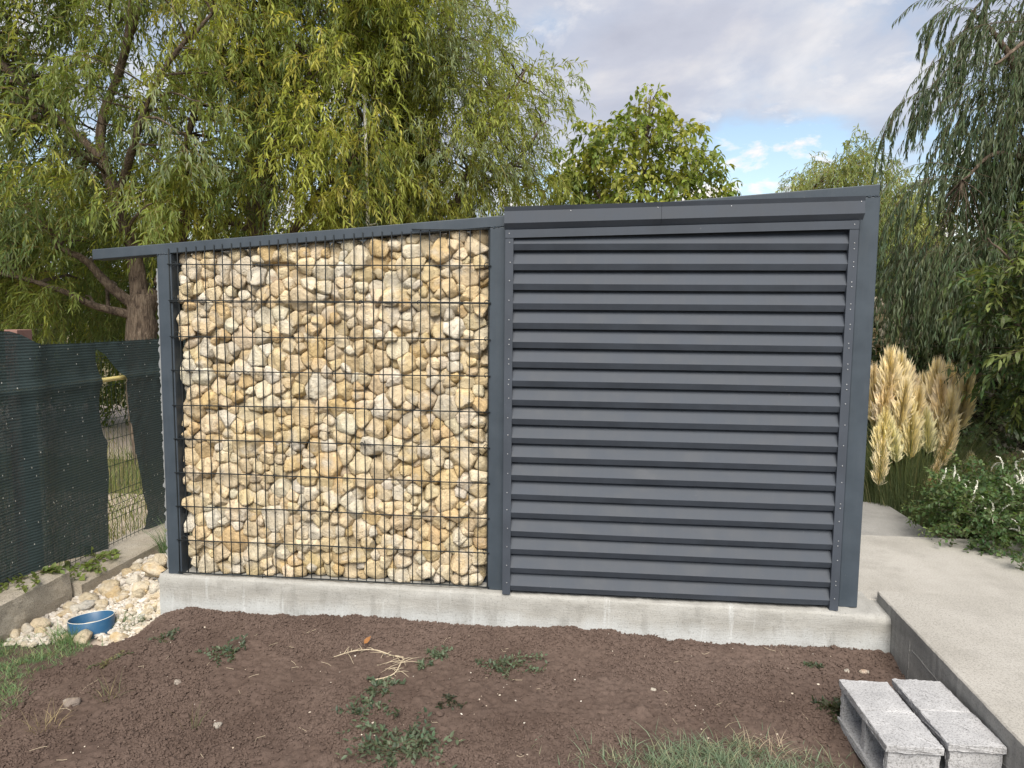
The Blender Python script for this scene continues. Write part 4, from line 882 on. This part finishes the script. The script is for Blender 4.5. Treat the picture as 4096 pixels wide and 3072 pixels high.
def lawn_edge(y): return np.interp(y, [-2.2, -1.44, -1.11, -.88, -.62, -.42, -.20, -.12], [.05, -.22, -.32, -.37, -.47, -.44, -.30, -.62])
n = 80000; y = gK.uniform(-2.0, -.10, n); x = gK.uniform(-1.5, -.1, n); e = lawn_edge(y)+.05*vnoise(np.stack([x, y], -1), 92, 3, 4)
keep = (x < e-.02) & (gK.random(n) < np.clip((e-x)*6, .1, 1)) & ~((y > -.24) & (x > -.95) & (gK.random(n) < .55)) & (gK.random(n) < np.clip(.6+.8*vnoise(np.stack([x, y], -1), 93, 2, 5), .18, 1)); x, y = x[keep], y[keep]; n = len(x)
B = np.stack([x, y, soilz(x, y)-.008], -1); a = gK.random(n)*6.28+.5*vnoise(B[:, :2], 94, 2, 3)*3; ln = gK.uniform(.5, 1.4, n)
V, F, C = blades(gK, B, np.stack([np.cos(a), np.sin(a), 0*a], -1)*ln[:, None], gK.uniform(.015, .045, n)*np.where(gK.random(n) < .07, 2.0, 1), gK.uniform(.002, .0042, n), GG[gK.choice(5, n, p=[.3, .3, .17, .15, .08])]*(.75+.5*gK.random((n, 1))))
tag(link('lawn_grass', mesh('lawn_grass', V, [F], M_GRASS, C)), 'short green lawn grass spreading onto the bare soil by the ring', 'grass', kind='stuff')
def tuft(name, loc, n, rad, hmin, hmax, wmin, wmax, lean, cols, label, cat, seed, group=None, zf=None, bend=.5):
    gg = np.random.default_rng(seed); rr = rad*np.sqrt(gg.random(n)); a = gg.random(n)*6.28; x = loc[0]+rr*np.cos(a); y = loc[1]+rr*np.sin(a)
    z = zf(x, y) if zf else np.full(n, loc[2]); B = np.stack([x, y, z-.006], -1); a2 = a+gg.normal(size=n)*.9; ll = gg.uniform(lean[0], lean[1], n)*(.4+rr/rad)
    c = np.asarray(cols); V, F, C = blades(gg, B, np.stack([np.cos(a2), np.sin(a2), 0*a2], -1)*ll[:, None], gg.uniform(hmin, hmax, n), gg.uniform(wmin, wmax, n), c[gg.integers(0, len(c), n)]*(.75+.5*gg.random((n, 1))), bend=bend)
    o = link(name, mesh(name, V, [F], M_GRASS, C)); return tag(o, label, cat, group)
BG = [(.18, .25, .17), (.22, .29, .20), (.14, .20, .13), (.32, .33, .22)]
k = 0
gt = MB()
# spreading couch grass at the bottom of the bed
gg = np.random.default_rng(140); n = 5200; x = 2.86+gg.normal(size=n)*.23; y = -1.16+gg.normal(size=n)*.085-.04*np.abs(x-2.86); k_ = gg.random(n) < np.clip(.55+.8*vnoise(np.stack([x, y], -1), 141, 2, 7), .12, 1); x, y = x[k_], y[k_]; n = len(x)
a = gg.random(n)*6.28; V, F, C = blades(gg, np.stack([x, y, soilz(x, y)-.005], -1), np.stack([np.cos(a), np.sin(a), 0*a], -1)*gg.uniform(.7, 1.6, n)[:, None], gg.uniform(.025, .075, n), gg.uniform(.0025, .0048, n), np.array(BG)[gg.integers(0, 4, n)]*(.75+.5*gg.random((n, 1))))
gt.add(V, F, C, 0)
n = 60; x = 3.02+gg.normal(size=n)*.06; y = -1.02+gg.normal(size=n)*.03; a = gg.random(n)*6.28; V, F, C = blades(gg, np.stack([x, y, soilz(x, y)+.01], -1), np.stack([np.cos(a), np.sin(a), 0*a], -1)*1.2, gg.uniform(.04, .08, n), gg.uniform(.002, .003, n), np.tile([(.50, .42, .32)], (n, 1))); gt.add(V, F, C, 0)
tag(gt.build('couch_grass', M_GRASS, usecol=True), 'grey green couch grass patch with a dry tan tuft on the soil', 'grass')
tuft('grass_tuft', (-.62, -.235, 0), 260, .09, .07, .15, .003, .005, (.2, .9), GG[:3], 'tall green grass tuft growing in front of the blue ring', 'grass', 143, zf=soilz)
tuft('grass_tuft', (-.245, .17, 0), 240, .08, .03, .08, .002, .004, (.5, 1.2), GG[:4]*.8, 'dark grass tuft in the gravel against the plinth end', 'grass', 144, zf=gravz)
tuft('grass_tuft', (-.42, -.03, 0), 200, .07, .03, .06, .003, .006, (.6, 1.2), GG[:4]*.6, 'low dark weed beside the blue ring in the gravel', 'grass', 145, zf=gravz)
tuft('grass_tuft', (-.76, 1.02, -.24), 260, .10, .12, .30, .003, .006, (.2, .8), GG[:4]*.8, 'grass tuft at the foot of the low footing behind the end post', 'grass', 146)
tuft('grass_tuft', (.62, -1.14, 0), 9, .03, .08, .16, .002, .003, (.2, .7), [(.30, .25, .14), (.13, .16, .08)], 'few thin wilting grass stalks standing alone on the soil', 'grass', 147, zf=soilz)
tuft('grass_tuft', (.10, -.95, 0), 26, .05, .05, .13, .002, .003, (.5, 1.2), [(.14, .17, .09), (.32, .28, .16)], 'wispy half dry grass tuft on the bare soil beside the lawn edge', 'grass', 148, zf=soilz)
tuft('grass_tuft', (-.02, -1.18, 0), 34, .06, .05, .12, .002, .003, (.7, 1.3), [(.42, .34, .2), (.3, .25, .15)], 'straw coloured dead grass tuft lying on the soil', 'grass', 149, zf=soilz)
# rough grass beyond the fence
gL = np.random.default_rng(112); n = 26000; x = gL.uniform(-7.5, -1.35, n); y = gL.uniform(.6, 7.0, n); kp = (gL.random(n) < np.where((y > 4.7) & (x < -2), .12, .8)); x, y = x[kp], y[kp]; n = len(x); a = gL.random(n)*6.28
DG = np.array([(.13, .18, .06), (.20, .21, .09), (.28, .25, .13), (.11, .15, .05)])
V, F, C = blades(gL, np.stack([x, y, np.full(n, -.365)], -1), np.stack([np.cos(a), np.sin(a), 0*a], -1)*gL.uniform(.2, .9, n)[:, None], gL.uniform(.08, .30, n), gL.uniform(.004, .009, n), DG[gL.integers(0, 4, n)])
tag(link('rough_grass', mesh('rough_grass', V, [F], M_GRASS, C)), 'rough half dry meadow grass beyond the fence', 'grass', kind='stuff')
n = 9000; x = gL.uniform(5.0, 9.0, n); y = gL.uniform(2.6, 6.0, n); a = gL.random(n)*6.28
V, F, C = blades(gL, np.stack([x, y, np.full(n, -.365)], -1), np.stack([np.cos(a), np.sin(a), 0*a], -1)*gL.uniform(.3, 1.0, n)[:, None], gL.uniform(.10, .36, n), gL.uniform(.003, .007, n), DG[gL.integers(0, 4, n)]*.7)
tag(link('rough_grass', mesh('rough_grass', V, [F], M_GRASS, C)), 'darker thin grass on the ground behind the flowering shrub', 'grass', kind='stuff')

# ------------------------------------------------------------------ creeping weeds on the soil
def weed(loc, n, L_, leaf, label, seed, up=.25, cols=None, squash=(1, 1)):
    gg = np.random.default_rng(seed); a = gg.random(n)*6.28; H = np.stack([np.cos(a), np.sin(a), gg.uniform(.05, up, n)], -1)
    P = shoots(gg, np.tile([[loc[0], loc[1], 0.0]], (n, 1))+gg.normal(size=(n, 3))*np.array([L_*.25, L_*.2, 0]), H, L_*(.4+.8*gg.random(n)), np.full(n, .12), 7, .18)
    P[:, :, 0] = loc[0]+(P[:, :, 0]-loc[0])*squash[0]; P[:, :, 1] = loc[1]+(P[:, :, 1]-loc[1])*squash[1]
    P[:, :, 2] = np.maximum(P[:, :, 2], .004)+soilz(P[:, :, 0], P[:, :, 1])
    c = np.asarray(cols or [(.115, .155, .10), (.14, .185, .12), (.09, .125, .082)])[gg.integers(0, 3, n)]
    mb = MB(); V, F, C = leafy(gg, P, 13, leaf, .5, c, 'broad', .75, .1, -.08, .1, .3); mb.add(V, F, C, 0)
    zf_ = soilz(V[:, 0], V[:, 1])+.002; 
    V, F = tubes(P, np.full(P.shape[:2], .0013), 3); mb.add(V, F, 0, 1)
    o = mb.build('weed', [M_LEAF, M_TWIGD], usecol=True); return tag(o, label, 'weed', 'weeds creeping over the bare soil')
weed((1.57, -1.19, 0), 46, .20, .029, 'largest leafy bindweed mat on the bare soil', 201, .5, squash=(1.3, .9))
weed((1.36, -.93, 0), 14, .13, .030, 'thin bindweed trail just behind the largest weed mat', 202, .3, squash=(1.2, .9))
weed((1.33, -.74, 0), 15, .10, .026, 'small bindweed clump between the dry root and the weed trail', 203)
weed((1.92, -.47, 0), 26, .17, .024, 'wide low weed with two creeping runners on bare soil', 204, .25, squash=(1.5, .8))
weed((1.53, -.37, 0), 18, .10, .022, 'compact dark weed nearest the plinth among bare soil', 205, .35)
weed((1.68, -.83, 0), 9, .07, .020, 'tiny wilted weed between the two larger weed mats', 206, .2, [(.05, .062, .04), (.06, .075, .045), (.045, .055, .035)])
weed((.46, -.50, 0), 17, .14, .026, 'straggly weed patch on soil toward the lawn side', 207, .3)
weed((.05, -.40, 0), 10, .09, .020, 'sparse small weed at the soil edge near the plinth corner', 208, .25)
weed((3.42, -.66, 0), 20, .09, .030, 'dark curled weed beside the hollow concrete block', 209, .35, [(.045, .06, .036), (.06, .078, .045), (.08, .09, .05)])
weed((3.46, -.27, 0), 8, .06, .020, 'little weed sprig in the corner by plinth and path', 210, .5)
weed((1.49, -.50, 0), 6, .05, .022, 'small sprig touching the end of the dry root', 211, .4)
weed((-.12, -.60, 0), 10, .10, .018, 'yellowing weed on the soil by the lawn edge', 212, .3, [(.14, .15, .08), (.10, .13, .07), (.2, .19, .1)])
# footing ivy
gg = np.random.default_rng(220); n = 26; y = gg.uniform(-.15, .75, n); P0 = np.stack([np.full(n, -1.14)+gg.random(n)*.06, y, np.where(y < .25, -.085, -.185)], -1); H = np.stack([gg.normal(size=n)*.6+.2, gg.normal(size=n), gg.random(n)*.3], -1); P = shoots(gg, P0, H, gg.uniform(.1, .26, n), np.full(n, .4), 7, .15); P[:, :, 2] = np.maximum(P[:, :, 2], np.where(P[:, :, 1] < .25, -.08, -.18))
mb = MB(); V, F, C = leafy(gg, P, 9, .040, .85, np.tile([(.19, .25, .075)], (n, 1)), 'broad', .7, .1, -.2, .15); mb.add(V, F, C, 0); V, F = tubes(P, np.full(P.shape[:2], .0016), 3); mb.add(V, F, 0, 1)
tag(mb.build('creeper', [M_LEAF, M_TWIGD], usecol=True), 'light green creeper trailing along the footing under the netting', 'creeper')

# dry root, leaf and straws
g = MB(); gg = np.random.default_rng(230)
main = [(1.02, -.50), (1.10, -.43), (1.20, -.385), (1.30, -.41), (1.37, -.46), (1.38, -.54), (1.36, -.62), (1.27, -.70)]
pts = np.array([(x, y, float(soilz(np.array(x), np.array(y)))+.016+.012*math.sin(i*1.7)) for i, (x, y) in enumerate(main)]); tube1(g, smoothcurve(pts, 40), np.linspace(.0018, .0034, 40)*(0.7+.6*gg.random(40)), 6)
c40 = smoothcurve(pts, 40)+gg.normal(size=(40, 3))*.001
for i in range(46):
    b = c40[gg.integers(2, 38)]; d = gg.normal(size=3)*np.array([.05, .04, .012]); tube1(g, [b, b+d*.5+np.array([0, 0, .006]), b+d], [.0015, .0012, .0005], 5)
tag(g.build('dry_root', M_STRAW, smooth=True), 'pale dry uprooted root with hairy side shoots on the soil', 'root')
g = MB(); 
for i in range(55):
    x, y = gg.uniform(-.2, 3.7), gg.uniform(-1.5, -.12); a = gg.random()*6.28; l_ = gg.uniform(.015, .07)*(2 if gg.random() < .06 else 1)
    P = np.array([(x+math.cos(a)*l_*q, y+math.sin(a)*l_*q, 0) for q in (-.5, 0, .5)]); P[1, :2] += gg.normal(size=2)*.006; P[:, 2] = soilz(P[:, 0], P[:, 1])+.006; tube1(g, P, .0008, 4)
tag(g.build('straw_scatter', M_STRAW), 'short dry straws scattered across the brown soil', 'straw', kind='stuff')
gg = np.random.default_rng(231)
V, F, C = leaves_mesh(np.array([(1.135, -.36, -.185)]), np.array([(.3, .2, .35)]), np.array([(0, -1., .6)]), np.array([.05]), np.array([.026]), np.array([(.40, .18, .06)]), 'broad')
tag(link('fallen_leaf', mesh('fallen_leaf', V, [F], M_LEAF, C)), 'orange brown fallen leaf resting on the dry root', 'leaf')
for k, (x, y, rr) in enumerate([(.36, -.80, .020), (-.02, -1.02, .030), (3.68, -.32, .016), (3.60, -.31, .013), (.72, -1.10, .018), (2.62, -.60, .010)]):
    o = link('pebble', rock_mesh(300+k, rr, (.30, .25, .22) if k < 2 else (.46, .42, .37))); o.location = (x, y, float(soilz(np.array(x), np.array(y)))+rr*.3)
    tag(o, 'single pale pebble lying on the bare brown soil', 'pebble', 'pebbles on the soil')

# ------------------------------------------------------------------ plume grass
T = empty('pampas_grass', (5.35, 3.1, -.3)); tag(T, 'clump of plume grass with golden feathery heads behind the path', 'grass')
gg = np.random.default_rng(240); n = 2600; rr = .42*np.sqrt(gg.random(n)); a = gg.random(n)*6.28; x = 5.36+rr*np.cos(a)*1.05; y = 3.12+rr*np.sin(a)*.8; a2 = a+gg.normal(size=n)*.5
PG = np.array([(.11, .15, .075), (.15, .19, .095), (.19, .22, .11), (.30, .29, .16)])
V, F, C = blades(gg, np.stack([x, y, np.full(n, -.33)], -1), np.stack([np.cos(a2), np.sin(a2), 0*a2], -1)*gg.uniform(.08, .75, n)[:, None], gg.uniform(.45, 1.15, n), gg.uniform(.004, .008, n), PG[gg.choice(4, n, p=[.4, .35, .2, .05])], seg=6)
o = link('leaf_blades', mesh('leaf_blades', V, [F], M_GRASS, C), T); o['kind'] = 'stuff'
heads = [(5.07, 2.95, 1.22, .50), (5.20, 3.05, 1.18, .48), (5.33, 3.15, 1.06, .40), (5.51, 3.10, 1.11, .46), (5.66, 3.25, 1.06, .50), (5.72, 3.05, 1.04, .46), (4.99, 2.95, 1.02, .42), (5.12, 2.88, .96, .42), (5.26, 2.9, .90, .38), (5.43, 2.9, .84, .42), (5.52, 2.92, .98, .48), (5.60, 3.0, .93, .44), (4.96, 2.85, .70, .40), (5.08, 2.80, .66, .36), (5.20, 2.80, .76, .42), (5.36, 2.82, .72, .34), (5.48, 2.84, .62, .36), (4.95, 2.82, .42, .34), (5.36, 2.78, .26, .24), (5.40, 3.2, .98, .44), (5.15, 3.1, 1.12, .46), (5.78, 2.95, .32, .22), (5.62, 3.15, 1.12, .44)]
gh = np.random.default_rng(249); heads += [(gh.uniform(4.98, 5.72), gh.uniform(2.9, 3.3), gh.uniform(.75, 1.08), gh.uniform(.36, .5)) for _ in range(16)]
for k, (x, y, zt, L_) in enumerate(heads):
    gg = np.random.default_rng(250+k); mb = MB(); L_ *= 1.12; n = 1300; lean = np.array([gg.normal()*.05, gg.normal()*.05, 0]); base = np.array([x, y, zt-L_])
    bx_, by_ = 5.36+(x-5.36)*.5, 3.1+(y-3.1)*.5
    stem = smoothcurve([(bx_, by_, -.33), ((bx_+x)/2, (by_+y)/2, (zt-L_)*.5-.1), base, base+np.array([0, 0, L_*.8])+lean], 12); tube1(mb, stem, np.linspace(.0045, .002, 12), 5, 0, (.18, .17, .08))
    t_ = gg.random(n)**1.0; prof = (.30+.70*np.sin(np.clip(t_*.75+.22, 0, 1)*np.pi))*(.25+1.0*gg.random(n)); a = gg.random(n)*6.28
    B = base+np.array([0, 0, 1.])*(t_*L_*.85)[:, None]+lean*t_[:, None]; outd = np.stack([np.cos(a), np.sin(a), 0*a], -1)
    ln = .34*L_*(.35+1.0*gg.random(n)); w_ = prof*.135*L_/.45*.6
    tip = B+np.array([0, 0, 1.])*(ln*.9)[:, None]+outd*(w_*(.5+.8*gg.random(n)))[:, None]; mid = (B+tip)/2+outd*(w_*.28)[:, None]
    sd_ = np.stack([-np.sin(a), np.cos(a), 0*a], -1)*.0011
    V = np.stack([B, mid+sd_, tip, mid-sd_], 1).reshape(-1, 3); F = (np.array([(0, 1, 2), (0, 2, 3)])[None]+(np.arange(n)*4)[:, None, None]).reshape(-1, 3)
    cb = np.array([(.82, .73, .52), (.84, .77, .60), (.80, .70, .54), (.84, .76, .57)])[k % 4]
    if 12 <= k <= 15: cb = np.array([(.82, .75, .50), (.80, .77, .57)])[k % 2]
    mb.add(V, F, np.repeat(cb*(.75+.45*gg.random((n, 1))), 4, 0), 0)
    # hairy side branchlets
    m_ = 520; ii = gg.integers(0, n, m_); b2 = (B[ii]+tip[ii])/2; d2 = gg.normal(size=(m_, 3))*.025+np.array([0, 0, .02]); s2 = gg.normal(size=(m_, 3))*.0015
    V = np.stack([b2, b2+d2*.5+s2, b2+d2, b2+d2*.5-s2], 1).reshape(-1, 3); F = (np.array([(0, 1, 2), (0, 2, 3)])[None]+(np.arange(m_)*4)[:, None, None]).reshape(-1, 3); mb.add(V, F, np.repeat(cb*1.1*(.8+.4*gg.random((m_, 1))), 4, 0), 0)
    mb.build('plume', M_PLUME, T, usecol=True)
tuft('ornamental_grass', (5.75, 2.55, -.36), 700, .16, .4, .8, .003, .006, (.3, 1.2), [(.10, .14, .045), (.14, .18, .06), (.19, .21, .09)], 'fine arching light green grass between plumes and flowering shrub', 'grass', 290, bend=.9)

# ------------------------------------------------------------------ flowering shrub over the path
T = empty('flowering_shrub', (5.9, 1.6, -.36)); tag(T, 'low leafy shrub with white flower spikes spilling over the path', 'shrub')
gM = np.random.default_rng(300)
def dome(n):
    a = gM.random(n)*6.28; q = gM.random(n)**.45; ph = gM.random(n)*1.5
    return np.stack([5.82+1.0*q*np.cos(a)*np.cos(ph*.75), 1.50+1.02*q*np.sin(a)*np.cos(ph*.75), .0+.33*q*np.sin(ph)+.05*gM.normal(size=n)], -1)
cl = dome(560); cl[:, 2] = np.maximum(cl[:, 2], .04)
crown_part(T, gM, cl, (6.0, 1.7, -.5), 5, .036, .62, .17, .35, [(.095, .160, .062), (.125, .195, .078), (.078, .13, .055), (.17, .23, .095)], 13, 'broad', .8, .1, M_TWIGD, None, .6, .05, .0018, None, .1, name='foliage')
sp_ = MB(); gg = np.random.default_rng(301); P = smoothcurve([(0, 0, 0), (.006, 0, .05), (.028, 0, .085), (.055, 0, .095)], 12); tube1(sp_, P, np.linspace(.0025, .001, 12), 5, 0)
for i in range(90):
    q = gg.random(); b = P[min(int((.2+.8*q)*11), 11)]; d = gg.normal(size=3); d /= np.linalg.norm(d); s = np.cross(d, gg.normal(size=3))*.004; l_ = .010*(1.2-q*.7)
    sp_.add(np.array([b, b+d*l_*.7+s*.5, b+d*l_, b+d*l_*.7-s*.5]), np.array([(0, 1, 2), (0, 2, 3)]), None, 0)
spm = sp_.mesh('flower_spike', M_PETAL)
pp_ = dome(600); pp_ = pp_[(pp_[:, 2] > .05)]; q = ((pp_-np.array([5.82, 1.50, .0]))/np.array([1.0, 1.02, .33])); pp_ = pp_[(q**2).sum(1) > .55][:130]
for b in pp_:
    o = link('flower_spike', spm, T, loc=Vector(b)+Vector((gM.normal()*.03, gM.normal()*.03, .05+.03*gM.random()))); o.rotation_euler = (gM.normal()*.4, gM.normal()*.4, gM.random()*6.28); s_ = gM.uniform(.8, 1.35); o.scale = (s_, s_, s_)
